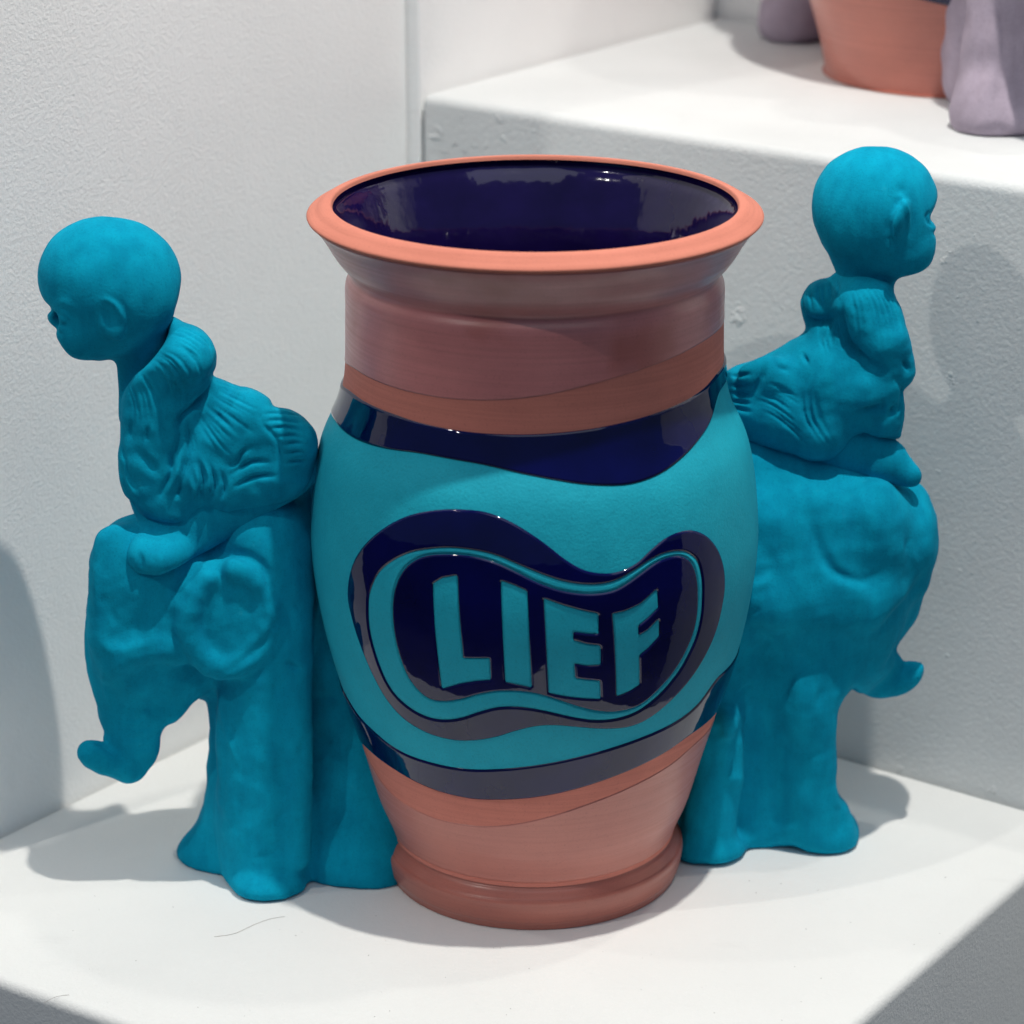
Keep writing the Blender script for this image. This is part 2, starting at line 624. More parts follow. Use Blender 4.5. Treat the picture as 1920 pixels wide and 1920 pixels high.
band('foot_glaze', zero + PZ[0] + 0.0008, c_low_g, M['terra_low'], vase, 0.0003, 0.0009, 30)
band('teal_panel', c_low_t - 0.0015, c_nav_b + 0.0015, M['teal'], vase, 0.0004, 0.0009, 60)
band('navy_band', c_nav_b, c_nav_t, M['navy'], vase, 0.0012, 0.0016, 26)
band('navy_band', c_low_b, c_low_t, M['navy'], vase, 0.0012, 0.0016, 20)

R0 = 0.122


def unroll(pts):
    s = px_to_surf(pts)
    return np.stack([s[:, 0] * R0, s[:, 1]], 1)


def seg_dist(P, poly):
    a = poly
    b = np.roll(poly, -1, 0)
    out = np.full(len(P), 1e9)
    for i in range(0, len(P), 2000):
        p = P[i:i + 2000, None]
        ab_ = (b - a)[None]
        t = np.clip(((p - a[None]) * ab_).sum(-1) / ((ab_ ** 2).sum(-1) + 1e-15), 0, 1)
        out[i:i + 2000] = np.sqrt((((a[None] + ab_ * t[..., None]) - p) ** 2).sum(-1)).min(1)
    return out


def inside(P, poly):
    a = poly
    b = np.roll(poly, -1, 0)
    x, y = P[:, 0:1], P[:, 1:2]
    c = ((a[:, 1] > y) != (b[:, 1] > y)) & (x < (b[:, 0] - a[:, 0]) * (y - a[:, 1]) / (b[:, 1] - a[:, 1] + 1e-15) + a[:, 0])
    return c.sum(1) % 2 == 1


def inlay(name, loops, mat, parent, h, edge=0.0016, base=0.0, step=0.0011, grid=0.0024):
    """a raised patch of glaze on the body, bounded by the given loops (first outer, others holes)"""
    loops = [resample(l, step, True) for l in loops]
    pts, cons = [], []
    for l in loops:
        k = len(pts)
        pts += list(l)
        cons += [(k + i, k + (i + 1) % len(l)) for i in range(len(l))]
    nb = len(pts)

    def dist(P):
        return np.min([seg_dist(P, l) for l in loops], 0)

    def ins(P):
        return np.sum([inside(P, l) for l in loops], 0) % 2 == 1
    extra = []
    for d in (0.12 * edge, 0.4 * edge, edge):
        for l in loops:
            t = np.roll(l, -1, 0) - np.roll(l, 1, 0)
            n = np.stack([-t[:, 1], t[:, 0]], 1)
            n /= np.linalg.norm(n, axis=1, keepdims=True) + 1e-12
            for s in (1, -1):
                q = l + n * d * s
                k = ins(q) & (dist(q) > d * 0.93)
                extra.append(q[k])
    lo, hi = loops[0].min(0), loops[0].max(0)
    gx, gy = np.meshgrid(np.arange(lo[0], hi[0], grid), np.arange(lo[1], hi[1], grid))
    gx = gx + (np.arange(gx.shape[0]) % 2)[:, None] * grid / 2
    g = np.stack([gx.ravel(), gy.ravel()], 1)
    g = g[ins(g)]
    g = g[dist(g) > edge * 1.5]
    allp = np.vstack([np.array(pts)] + extra + [g])
    vs, es, fs, *_ = delaunay_2d_cdt([Vector(p) for p in allp], cons, [], 0, 1e-7)
    v2 = np.array([tuple(v) for v in vs])
    f = np.array([t for t in fs if len(t) == 3])
    f = f[ins(v2[f].mean(1))]
    used = np.unique(f)
    rm = -np.ones(len(v2), int)
    rm[used] = np.arange(len(used))
    v2, f = v2[used], rm[f]
    d = dist(v2)
    u = np.clip(d / edge, 0, 1)
    hh = base + h * (0.15 + 0.85 * np.sqrt(1 - (1 - u) ** 2))
    P, N = surf(v2[:, 0] / R0, v2[:, 1], hh)
    # fix winding outward
    a, b, c = P[f[:, 0]], P[f[:, 1]], P[f[:, 2]]
    flip = (np.cross(b - a, c - a) * N[f[:, 0]]).sum(1) < 0
    f[flip] = f[flip][:, ::-1]
    # outward lean of the normals near the edge
    e = 2e-5
    gxd = (dist(v2 + [e, 0]) - dist(v2 - [e, 0])) / (2 * e)
    gyd = (dist(v2 + [0, e]) - dist(v2 - [0, e])) / (2 * e)
    T1 = np.stack([np.cos(v2[:, 0] / R0), np.sin(v2[:, 0] / R0), np.zeros(len(v2))], 1)
    T2 = np.cross(N, T1) * -1
    T2 *= np.sign(T2[:, 2:3])
    lean = (1 - u)[:, None] * 1.3
    Nn = N - lean * (gxd[:, None] * T1 + gyd[:, None] * T2)
    Nn /= np.linalg.norm(Nn, axis=1, keepdims=True)
    # skirts
    F_ = [tuple(t) for t in f]
    edges = {}
    for t in f:
        for i in range(3):
            x, y = t[i], t[(i + 1) % 3]
            edges[(x, y)] = edges.get((x, y), 0) + 1
    bd = [k for k in edges if (k[1], k[0]) not in edges]
    low, _ = surf(v2[:, 0] / R0, v2[:, 1], -0.0006)
    idx = {}
    PV, PN = list(P), list(Nn)
    for x, y in bd:
        for w in (x, y):
            if w not in idx:
                idx[w] = len(PV)
                PV.append(low[w]); PN.append(Nn[w])
        F_.append((y, x, idx[x])); F_.append((y, idx[x], idx[y]))
    return mesh_obj(name, np.array(PV), np.array(F_), mat, parent, normals=np.array(PN))


outer = unroll(catmull(Z6([(165, 660), (185, 540), (240, 450), (330, 375), (430, 328), (540, 307), (640, 304), (740, 314), (830, 345), (920, 395), (1000, 450),
                           (1080, 513), (1150, 555), (1220, 573), (1300, 570), (1380, 535), (1440, 480), (1500, 430), (1560, 401), (1620, 393), (1680, 417),
                           (1725, 470), (1750, 540), (1757, 620), (1748, 700), (1725, 800), (1690, 890), (1640, 980), (1580, 1060), (1500, 1140), (1420, 1198),
                           (1340, 1227), (1240, 1233), (1140, 1226), (1040, 1218), (960, 1222), (880, 1240), (800, 1265), (720, 1280), (640, 1283), (560, 1270),
                           (480, 1240), (400, 1188), (330, 1108), (270, 1000), (220, 880), (185, 770)]), 4, True))
ringo = unroll(catmull(Z6([(255, 700), (265, 640), (300, 570), (360, 520), (440, 485), (540, 470), (620, 469), (720, 482), (800, 503), (900, 545), (1000, 585),
                           (1080, 610), (1160, 622), (1240, 620), (1310, 600), (1380, 560), (1440, 520), (1500, 492), (1560, 482), (1600, 489), (1637, 520),
                           (1655, 580), (1660, 650), (1655, 750), (1635, 840), (1600, 920), (1560, 990), (1500, 1065), (1440, 1120), (1380, 1160), (1310, 1185),
                           (1220, 1195), (1130, 1185), (1040, 1165), (960, 1148), (880, 1138), (800, 1140), (720, 1160), (650, 1183), (580, 1193), (510, 1183),
                           (440, 1150), (370, 1090), (320, 1010), (280, 900), (258, 800)]), 4, True))
field = unroll(catmull(Z6([(355, 720), (365, 640), (395, 570), (440, 525), (500, 500), (580, 494), (680, 500), (780, 525), (880, 570), (960, 610), (1040, 640),
                           (1120, 657), (1200, 662), (1280, 650), (1340, 620), (1400, 577), (1460, 533), (1520, 507), (1570, 502), (1610, 525), (1635, 580),
                           (1643, 660), (1638, 760), (1618, 840), (1583, 920), (1540, 990), (1490, 1050), (1430, 1108), (1370, 1143), (1290, 1160), (1210, 1155),
                           (1130, 1135), (1040, 1105), (960, 1082), (880, 1072), (800, 1072), (720, 1085), (650, 1105), (580, 1115), (520, 1108), (470, 1075),
                           (420, 1010), (385, 920), (362, 820)]), 4, True))
LETTERS = [
    [(135, 175), (200, 135), (310, 115), (345, 640), (352, 735), (552, 735), (558, 892), (450, 900), (330, 920), (200, 958)],
    [(643, 157), (735, 190), (830, 232), (865, 950), (775, 930), (675, 908)],
    [(962, 290), (1100, 340), (1240, 378), (1362, 402), (1362, 550), (1270, 545), (1175, 530), (1172, 600), (1280, 630), (1378, 640), (1380, 780), (1280, 785),
     (1182, 768), (1190, 885), (1270, 895), (1375, 905), (1380, 1035), (1250, 1030), (1120, 1015), (998, 990)],
    [(1475, 403), (1560, 385), (1680, 330), (1800, 220), (1808, 355), (1740, 425), (1660, 490), (1660, 570), (1740, 520), (1815, 440), (1815, 568), (1740, 650),
     (1668, 710), (1670, 930), (1600, 975), (1505, 1015)]]
letters = [unroll(ZL(l)) for l in LETTERS]


def grow(poly, d):
    p = resample(poly, 0.0011, True)
    a = 0.5 * np.sum(p[:, 0] * np.roll(p[:, 1], -1) - np.roll(p[:, 0], -1) * p[:, 1])
    t = np.roll(p, -1, 0) - np.roll(p, 1, 0)
    n = np.stack([t[:, 1], -t[:, 0]], 1) * np.sign(a)
    n /= np.linalg.norm(n, axis=1, keepdims=True) + 1e-12
    return p + n * d


emblem = inlay('emblem', [outer, ringo], M['navy'], vase, 0.0012)
inlay('inner_field', [field] + [grow(l, 0.0002) for l in letters], M['navy'], emblem, 0.0012, edge=0.0013)
inlay('ring', [grow(ringo, -0.0002), grow(field, 0.0002)], M['teal'], emblem, 0.0002, base=0.0004)
for l in letters:
    inlay('letter', [l], M['teal'], emblem, 0.0002, base=0.0004, edge=0.0008)


# ------------------------------------------------------------------ sculpting: distance fields meshed with surface nets
def y_mid(x):
    return 0.0225 + 0.128 * x


class Sculpt:
    def __init__(self, ymid=y_mid):
        self.pr = []
        self.ymid = ymid

    def P(self, px, py, dy=0.0):
        y = 0.0
        for _ in range(4):
            p = at_y(px, py, y)
            y = self.ymid(p[0]) + dy
        p = at_y(px, py, y)
        return p, scale_at(p)

    def ball(self, px, py, dy, rx, rz, ry, k=0.006, tilt=0.0, sub=False, yaw=0.0):
        """ellipsoid, radii in photo pixels; tilt turns it in the picture plane (degrees)"""
        c, s = self.P(px, py, dy)
        self.pr.append(('e', c, np.array([rx, ry, rz]) * s, radians(tilt), k, sub, radians(yaw)))

    def chain(self, pts, k=0.008, sy=1.0, sub=False):
        """rounded limb through (px, py, dy, radius px); sy flattens or deepens it front to back"""
        q = []
        for px, py, dy, r in pts:
            c, s = self.P(px, py, dy)
            q.append((c, r * s))
        self.pr.append(('c', q, sy, k, sub))

    def field(self, lo, hi, h):
        n = np.ceil((hi - lo) / h).astype(int) + 1
        ax = [(lo[i] + np.arange(n[i]) * h).astype(np.float32) for i in range(3)]
        vol = np.full(n, 1.0, np.float32)

        def sl(a, b, m):
            r = []
            for i in range(3):
                i0 = max(0, int((a[i] - m - lo[i]) / h))
                i1 = min(n[i], int((b[i] + m - lo[i]) / h) + 2)
                r.append(slice(i0, max(i0, i1)))
            return tuple(r)
        for p in self.pr:
            if p[0] == 'e':
                _, c, r, t, k, sub, yaw = p
                m = r.max()
                s = sl(c - m, c + m, k + 0.004)
            else:
                _, q, sy, k, sub = p
                cs = np.array([a for a, b in q])
                rs = np.array([b for a, b in q])
                m = rs.max() * max(1, sy)
                s = sl(cs.min(0) - m, cs.max(0) + m, k + 0.004)
            X, Y, Z = np.meshgrid(ax[0][s[0]], ax[1][s[1]], ax[2][s[2]], indexing='ij')
            if X.size == 0:
                continue
            if p[0] == 'e':
                x, y, z = X - c[0], Y - c[1], Z - c[2]
                if yaw:
                    x, y = x * cos(yaw) + y * sin(yaw), -x * sin(yaw) + y * cos(yaw)
                x, z = x * cos(t) + z * sin(t), -x * sin(t) + z * cos(t)
                k0 = np.sqrt((x / r[0]) ** 2 + (y / r[1]) ** 2 + (z / r[2]) ** 2)
                k1 = np.sqrt((x / r[0] ** 2) ** 2 + (y / r[1] ** 2) ** 2 + (z / r[2] ** 2) ** 2) + 1e-6
                d = k0 * (k0 - 1) / k1
            else:
                d = np.full(X.shape, 1.0, np.float32)
                for (a, ra), (b, rb_) in zip(q[:-1], q[1:]):
                    a2, b2 = a.copy(), b.copy()
                    u = b2 - a2
                    u = u * np.array([1, 1 / sy, 1])
                    x, y, z = X - a[0], (Y - a[1]) / sy, Z - a[2]
                    t = np.clip((x * u[0] + y * u[1] + z * u[2]) / (u @ u + 1e-12), 0, 1)
                    e = np.sqrt((x - u[0] * t) ** 2 + (y - u[1] * t) ** 2 + (z - u[2] * t) ** 2) - (ra + (rb_ - ra) * t)
                    kk = 0.0009
                    hh = np.clip(0.5 + 0.5 * (d - e) / kk, 0, 1)
                    d = d * (1 - hh) + e * hh - kk * hh * (1 - hh)
            v = vol[s]
            if sub:
                hh = np.clip(0.5 - 0.5 * (v + d) / k, 0, 1)
                vol[s] = v * (1 - hh) - d * hh + k * hh * (1 - hh)
            else:
                hh = np.clip(0.5 + 0.5 * (v - d) / k, 0, 1)
                vol[s] = v * (1 - hh) + d * hh - k * hh * (1 - hh)
        return vol, ax

    def bounds(self):
        lo, hi = np.full(3, 9.0), np.full(3, -9.0)
        for p in self.pr:
            if p[0] == 'e' and not p[5]:
                m = p[2].max()
                lo, hi = np.minimum(lo, p[1] - m), np.maximum(hi, p[1] + m)
            elif p[0] == 'c' and not p[4]:
                for a, b in p[1]:
                    m = b * max(1, p[2])
                    lo, hi = np.minimum(lo, a - m), np.maximum(hi, a + m)
        return lo, hi

    def mesh(self, h, outline=None, ok=0.004, floor=None):
        lo, hi = self.bounds()
        lo, hi = lo - 3 * h, hi + 3 * h
        if floor is not None:
            lo[2] = max(lo[2], floor - 3 * h)
        vol, ax = self.field(lo, hi, h)
        if outline is not None:
            poly = catmull(outline, 4, True)
            m0, m1 = poly.min(0) - 60, poly.max(0) + 60
            gx = np.arange(m0[0], m1[0], 4.0)
            gy = np.arange(m0[1], m1[1], 4.0)
            GX, GY = np.meshgrid(gx, gy, indexing='ij')
            pts = np.stack([GX.ravel(), GY.ravel()], 1)
            d2 = seg_dist(pts, poly)
            d2[inside(pts, poly)] *= -1
            d2 = d2.reshape(GX.shape).astype(np.float32)
            X, Y, Z = np.meshgrid(*ax, indexing='ij')
            dx, dy, dz = X - CAM[0], Y - CAM[1], Z - CAM[2]
            dep = dy * FW[1] + dz * FW[2]
            u = 960 + F * dx / dep
            v = 960 - F * (dy * UP[1] + dz * UP[2]) / dep
            iu = np.clip((u - gx[0]) / 4, 0, len(gx) - 1.001)
            iv = np.clip((v - gy[0]) / 4, 0, len(gy) - 1.001)
            i0, j0 = iu.astype(int), iv.astype(int)
            fu, fv = iu - i0, iv - j0
            dd = (d2[i0, j0] * (1 - fu) * (1 - fv) + d2[i0 + 1, j0] * fu * (1 - fv) + d2[i0, j0 + 1] * (1 - fu) * fv + d2[i0 + 1, j0 + 1] * fu * fv) * (dep / F)
            hh = np.clip(0.5 - 0.5 * (vol - dd) / ok, 0, 1)
            vol = vol * (1 - hh) + dd * hh + ok * hh * (1 - hh)
        if floor is not None:
            zz = (floor - ax[2])[None, None, :]
            k = 0.002
            hh = np.clip(0.5 - 0.5 * (vol - zz) / k, 0, 1)
            vol = vol * (1 - hh) + zz * hh + k * hh * (1 - hh)
        return surface_nets(vol, lo, h)


def surface_nets(vol, lo, h):
    neg = vol < 0
    nx, ny, nz = vol.shape
    c = np.zeros((nx - 1, ny - 1, nz - 1), np.int8)
    for a in (0, 1):
        for b in (0, 1):
            for d in (0, 1):
                c += neg[a:nx - 1 + a, b:ny - 1 + b, d:nz - 1 + d]
    act = (c > 0) & (c < 8)
    idx = np.full(act.shape, -1, np.int64)
    I = np.argwhere(act)
    idx[act] = np.arange(len(I))
    acc = np.zeros((len(I), 3))
    cnt = np.zeros(len(I))
    cor = [(a, b, d) for a in (0, 1) for b in (0, 1) for d in (0, 1)]
    val = {q: vol[I[:, 0] + q[0], I[:, 1] + q[1], I[:, 2] + q[2]] for q in cor}
    for q in cor:
        for axn in range(3):
            if q[axn] == 0:
                q2 = list(q)
                q2[axn] = 1
                q2 = tuple(q2)
                a, b = val[q], val[q2]
                x = (a < 0) != (b < 0)
                t = np.where(x, a / np.where(x, a - b, 1), 0)
                p = np.array(q, float)[None].repeat(len(I), 0)
                p[:, axn] += t
                acc[x] += p[x]
                cnt[x] += 1
    V = lo + (I + acc / cnt[:, None]) * h
    Q = []
    for axn in range(3):
        o1, o2 = [(1, 2), (2, 0), (0, 1)][axn]
        s0 = [slice(None)] * 3
        s1 = [slice(None)] * 3
        s0[axn] = slice(0, -1)
        s1[axn] = slice(1, None)
        x = neg[tuple(s0)] != neg[tuple(s1)]
        E = np.argwhere(x)
        for o_ in (o1, o2):
            E = E[(E[:, o_] > 0) & (E[:, o_] < vol.shape[o_] - 1)]
        d1 = np.zeros(3, int); d1[o1] = 1
        d2 = np.zeros(3, int); d2[o2] = 1
        q = [idx[tuple((E - d1 - d2).T)], idx[tuple((E - d2).T)], idx[tuple(E.T)], idx[tuple((E - d1).T)]]
        q = np.stack(q, 1)
        fl = ~neg[tuple(E.T)]
        q[fl] = q[fl][:, ::-1]
        Q.append(q)
    Q = np.vstack(Q)
    Q = Q[(Q >= 0).all(1)]
    return V, Q


def vnormals(V, Q):
    n = np.cross(V[Q[:, 2]] - V[Q[:, 0]], V[Q[:, 3]] - V[Q[:, 1]])
    N = np.zeros_like(V)
    for k in range(4):
        for a in range(3):
            N[:, a] += np.bincount(Q[:, k], n[:, a], len(V))
    return N / (np.linalg.norm(N, axis=1, keepdims=True) + 1e-15)


def relax(V, Q, it=2, f=0.5):
    E = np.vstack([Q[:, [0, 1]], Q[:, [1, 2]], Q[:, [2, 3]], Q[:, [3, 0]]])
    E = np.vstack([E, E[:, ::-1]])
    cnt = np.bincount(E[:, 0], minlength=len(V))[:, None] + 1e-9
    for _ in range(it):
        S_ = np.stack([np.bincount(E[:, 0], V[E[:, 1], a], len(V)) for a in range(3)], 1)
        V = V + f * (S_ / cnt - V)
    return V


def lumps(V, seed, wl, amp, n=14):
    r = np.random.default_rng(seed)
    out = np.zeros(len(V))
    for _ in range(n):
        k = r.normal(size=3)
        k *= 2 * pi / (wl * r.uniform(0.7, 1.6)) / np.linalg.norm(k)
        out += np.sin(V @ k + r.uniform(0, 6.28))
    return out * amp / sqrt(n)


def strokes(V, Q, lst, gain=1.0):
    """modelling-tool marks: (pixels along the mark, depth mm, width mm); found on the surface, then pressed in or raised"""
    N = vnormals(V, Q)
    bv = BVHTree.FromPolygons([tuple(v) for v in V], [tuple(q) for q in Q])
    disp = np.zeros(len(V))
    o = Vector(CAM)
    facing = (N @ -FW) > -0.25
    for pts, amp, wid in lst:
        if len(pts) > 1:
            pp = resample(catmull(pts, 6), 2.5)
        else:
            pp = np.array(pts, float)
        hp = []
        for px, py in pp:
            d = Vector(ray(px, py)).normalized()
            loc, nn, i, dd = bv.ray_cast(o, d)
            if loc is not None:
                hp.append(tuple(loc))
        if not hp:
            continue
        hp = np.array(hp)
        n = len(hp)
        tw = np.ones(n)
        if n > 4:
            s = np.linspace(0, 1, n)
            tw = np.clip(np.minimum(s, 1 - s) / 0.36, 0.08, 1)
        w = wid * 1e-3
        m = 2.6 * w
        sel = np.where(facing & (V > hp.min(0) - m).all(1) & (V < hp.max(0) + m).all(1))[0]
        if len(sel) == 0:
            continue
        for i in range(0, len(sel), 4000):
            ss = sel[i:i + 4000]
            d2 = ((V[ss][:, None] - hp[None]) ** 2).sum(-1)
            g = np.exp(-d2 / (w * w)) * tw[None]
            disp[ss] += g.max(1) * amp * gain * 1e-3
    return V + N * disp[:, None]


def fan(a, b, n, depth, wid, seed=1):
    """n gathered folds spread between two guide curves, uneven like cloth"""
    r = np.random.default_rng(seed)
    a, b = resample(catmull(a, 5), 6), resample(catmull(b, 5), 6)
    m = 9
    ia = np.stack([np.interp(np.linspace(0, 1, m), np.linspace(0, 1, len(a)), a[:, k]) for k in (0, 1)], 1)
    ib = np.stack([np.interp(np.linspace(0, 1, m), np.linspace(0, 1, len(b)), b[:, k]) for k in (0, 1)], 1)
    out = []
    for i in range(n):
        t = (i + 0.5 + r.uniform(-0.25, 0.25)) / n
        c = ia * (1 - t) + ib * t + r.normal(size=(m, 2)).cumsum(0) * 0.6
        i0, i1 = int(r.integers(0, 2)), m - int(r.integers(0, 3))
        out.append(([tuple(q) for q in c[i0:i1]], depth * r.uniform(0.6, 1.25), wid * r.uniform(0.8, 1.2)))
    return out


# ---------------------------------------------------------------- elephant on the left
def build_left_elephant():
    s = Sculpt()
    # head, brow and face
    s.ball(285, 1085, -0.002, 128, 130, 125, 0.010)
    s.ball(245, 1200, -0.001, 92, 130, 100, 0.012)
    s.chain([(228, 1060, 0, 70), (222, 1150, 0, 64), (225, 1250, -0.002, 66), (238, 1340, -0.004, 55), (248, 1400, -0.007, 47), (236, 1432, -0.010, 40),
             (205, 1428, -0.014, 32), (175, 1415, -0.016, 30), (160, 1408, -0.016, 26)], 0.006, 0.9)
    s.ball(150, 1398, -0.020, 15, 11, 18, 0.005, sub=True)
    # brow ridge from forehead to trunk, cheek hollow
    s.chain([(200, 1010, -0.020, 24), (196, 1100, -0.024, 22), (200, 1190, -0.026, 20), (225, 1225, -0.026, 24), (300, 1215, -0.030, 26), (345, 1220, -0.032, 24)], 0.018)
    s.ball(262, 1130, -0.046, 52, 62, 22, 0.018, sub=True)
    s.ball(290, 1300, -0.041, 42, 36, 18, 0.014, sub=True)
    s.chain([(330, 1255, -0.006, 75), (318, 1315, -0.006, 52), (275, 1390, -0.006, 40)], 0.012, 0.8)
    # shoulder and body towards the pot
    s.ball(440, 1120, 0.006, 150, 175, 120, 0.012)
    s.chain([(610, 975, 0.016, 110), (650, 1100, 0.018, 128), (680, 1300, 0.012, 118), (680, 1480, 0.002, 120), (680, 1610, -0.012, 122)], 0.008, 0.85)
    s.chain([(500, 1010, -0.010, 90), (500, 1060, -0.012, 90)], 0.010, 1.0)
    # near foreleg with a crisp trailing edge
    s.chain([(505, 1120, -0.015, 84), (498, 1250, -0.018, 88), (492, 1400, -0.020, 88), (495, 1540, -0.022, 86), (500, 1640, -0.022, 80)], 0.006, 0.85)
    s.chain([(545, 1100, -0.024, 34), (550, 1300, -0.030, 32), (556, 1450, -0.034, 30), (552, 1600, -0.036, 30)], 0.005)
    s.ball(503, 1655, -0.030, 76, 46, 88, 0.005)
    # far foreleg
    s.chain([(430, 1290, 0.010, 62), (440, 1420, 0.012, 60), (430, 1530, 0.012, 62), (395, 1600, 0.012, 64)], 0.010, 0.9)
    s.ball(392, 1605, 0.012, 62, 50, 60, 0.008)
    s.chain([(440, 1480, 0.004, 56), (430, 1620, 0.004, 58)], 0.012)
    # ear: thick flap with a hollow
    s.ball(430, 1160, -0.030, 98, 122, 36, 0.003, tilt=14)
    rim_ = []
    for a_ in range(-100, 225, 20):
        a_ = radians(a_)
        x_, z_ = 74 * cos(a_), 92 * sin(a_)
        t_ = radians(14)
        rim_.append((428 + x_ * cos(t_) - z_ * sin(t_), 1158 + x_ * sin(t_) + z_ * cos(t_), -0.0365, 25 if sin(a_) > -0.6 else 20))
    s.chain(rim_, 0.004)
    s.ball(425, 1150, -0.056, 52, 72, 46, 0.006, tilt=14, sub=True)
    s.ball(338, 1100, -0.058, 30, 66, 46, 0.012, tilt=-10, sub=True)
    out = [(650, 840), (520, 890), (420, 950), (370, 960), (330, 960), (300, 950), (270, 953), (245, 962), (210, 974), (187, 995), (172, 1025), (167, 1060), (167, 1095), (163, 1130),
           (160, 1170), (159, 1210), (162, 1260), (168, 1300), (178, 1340), (190, 1366), (195, 1375), (182, 1377), (163, 1379), (147, 1389), (140, 1404), (142, 1422), (149, 1438),
           (160, 1450), (180, 1456), (205, 1462), (224, 1468), (245, 1474), (262, 1470), (277, 1456), (288, 1438), (298, 1416), (299, 1392), (303, 1372),
           (314, 1360), (332, 1353), (347, 1338), (362, 1320), (372, 1314), (386, 1314), (391, 1340), (392, 1390), (390, 1440), (386, 1480), (377, 1525), (364, 1550),
           (345, 1570), (333, 1590), (333, 1606), (344, 1626), (370, 1641), (402, 1650), (432, 1668), (452, 1680), (490, 1688), (530, 1686), (562, 1679),
           (580, 1674), (620, 1670), (690, 1677), (730, 1680), (790, 1660), (790, 1000), (700, 900)]
    V, Q = s.mesh(0.00125, out, 0.005, 0.0)
    V = relax(V, Q, 2)
    N = vnormals(V, Q)
    V = V + N * (lumps(V, 3, 0.022, 0.0005) + lumps(V, 4, 0.009, 0.00014))[:, None]
    z = lambda l: [(120 + x * 0.2604, 920 + y * 0.2604) for x, y in l]
    e = lambda l: [(120 + x * 0.41667, 930 + y * 0.41667) for x, y in l]
    st = [
        (z([(1165, 455), (1330, 480), (1440, 560), (1500, 700), (1530, 830)]), -2.0, 3.2),      # behind the ear
        (z([(1590, 820), (1530, 960), (1430, 1110), (1230, 1270), (1110, 1345)]), -1.8, 3.0),
        (z([(780, 1000), (830, 1120), (900, 1270), (960, 1330)]), -1.5, 2.4),
        (z([(780, 800), (800, 700), (900, 560), (1010, 460)]), -1.0, 3.0),
        (z([(250, 1000), (235, 780), (240, 600), (300, 430)]), 0.9, 2.2),
        (z([(215, 1000), (330, 1150), (600, 1100), (740, 1060)]), 0.8, 3.2),
        (z([(340, 850), (370, 960)]), -0.8, 2.0),
        (z([(300, 1200), (290, 1400), (350, 1600)]), 0.8, 2.0),
        (z([(1660, 800), (1710, 880)]), -0.8, 1.2), (z([(1600, 1230), (1740, 1320)]), -1.2, 1.8), (z([(1680, 480), (1730, 540)]), -0.8, 1.5),
        (z([(1520, 1380), (1540, 1500)]), -0.7, 1.6),
        (e([(690, 930), (720, 1020), (760, 1150), (800, 1240)]), 0.9, 1.8), (e([(850, 1380), (845, 1500), (850, 1620)]), -0.9, 1.8),
        (e([(740, 1100), (720, 1300), (700, 1480)]), -0.8, 2.5), (e([(800, 1330), (790, 1450), (760, 1580)]), -0.6, 1.8),
        (e([(860, 1640), (920, 1615), (1030, 1605)]), -1.3, 2.0), (e([(900, 1480), (960, 1460), (1000, 1400)]), -0.9, 2.2),
        (e([(930, 1260), (990, 1300), (1010, 1360)]), -0.8, 1.8), (e([(920, 1050), (950, 1130)]), -0.7, 2.2), (e([(1000, 1300), (1060, 1240)]), 0.6, 2.5),
        (e([(1075, 1100), (1060, 1180)]), -0.8, 2.0), (e([(930, 1530), (1000, 1540)]), 0.7, 2.2), (e([(990, 740), (1060, 790)]), -0.9, 1.6),
        (e([(360, 960), (385, 1010)]), 1.0, 2.0), (e([(250, 1010), (420, 1000)]), -0.5, 1.1), (e([(240, 1050), (425, 1045)]), -0.5, 1.1),
        (e([(235, 1090), (425, 1090)]), -0.5, 1.1), (e([(230, 1130), (420, 1140)]), -0.4, 1.1),
        (e([(300, 1190), (320, 1215)]), 0.8, 1.8), (e([(1120, 1060), (1200, 1100)]), -2.0, 6.0), (e([(1150, 1250), (1220, 1400), (1180, 1550)]), -2.0, 8.0),
        (e([(1110, 900), (1250, 910)]), -1.0, 3.0), (e([(1140, 250), (1160, 400)]), -0.8, 1.3),
        (e([(1120, 1200), (1200, 1180), (1260, 1230)]), 0.8, 3.0),
        (e([(110, 1100), (160, 1112), (200, 1135), (225, 1165)]), -2.2, 2.2), (e([(70, 1120), (120, 1140), (180, 1175)]), 0.6, 2.2),
    ]
    V = strokes(V, Q, st, 1.15)
    return mesh_obj('elephant', V, Q, M['blue'], vase)


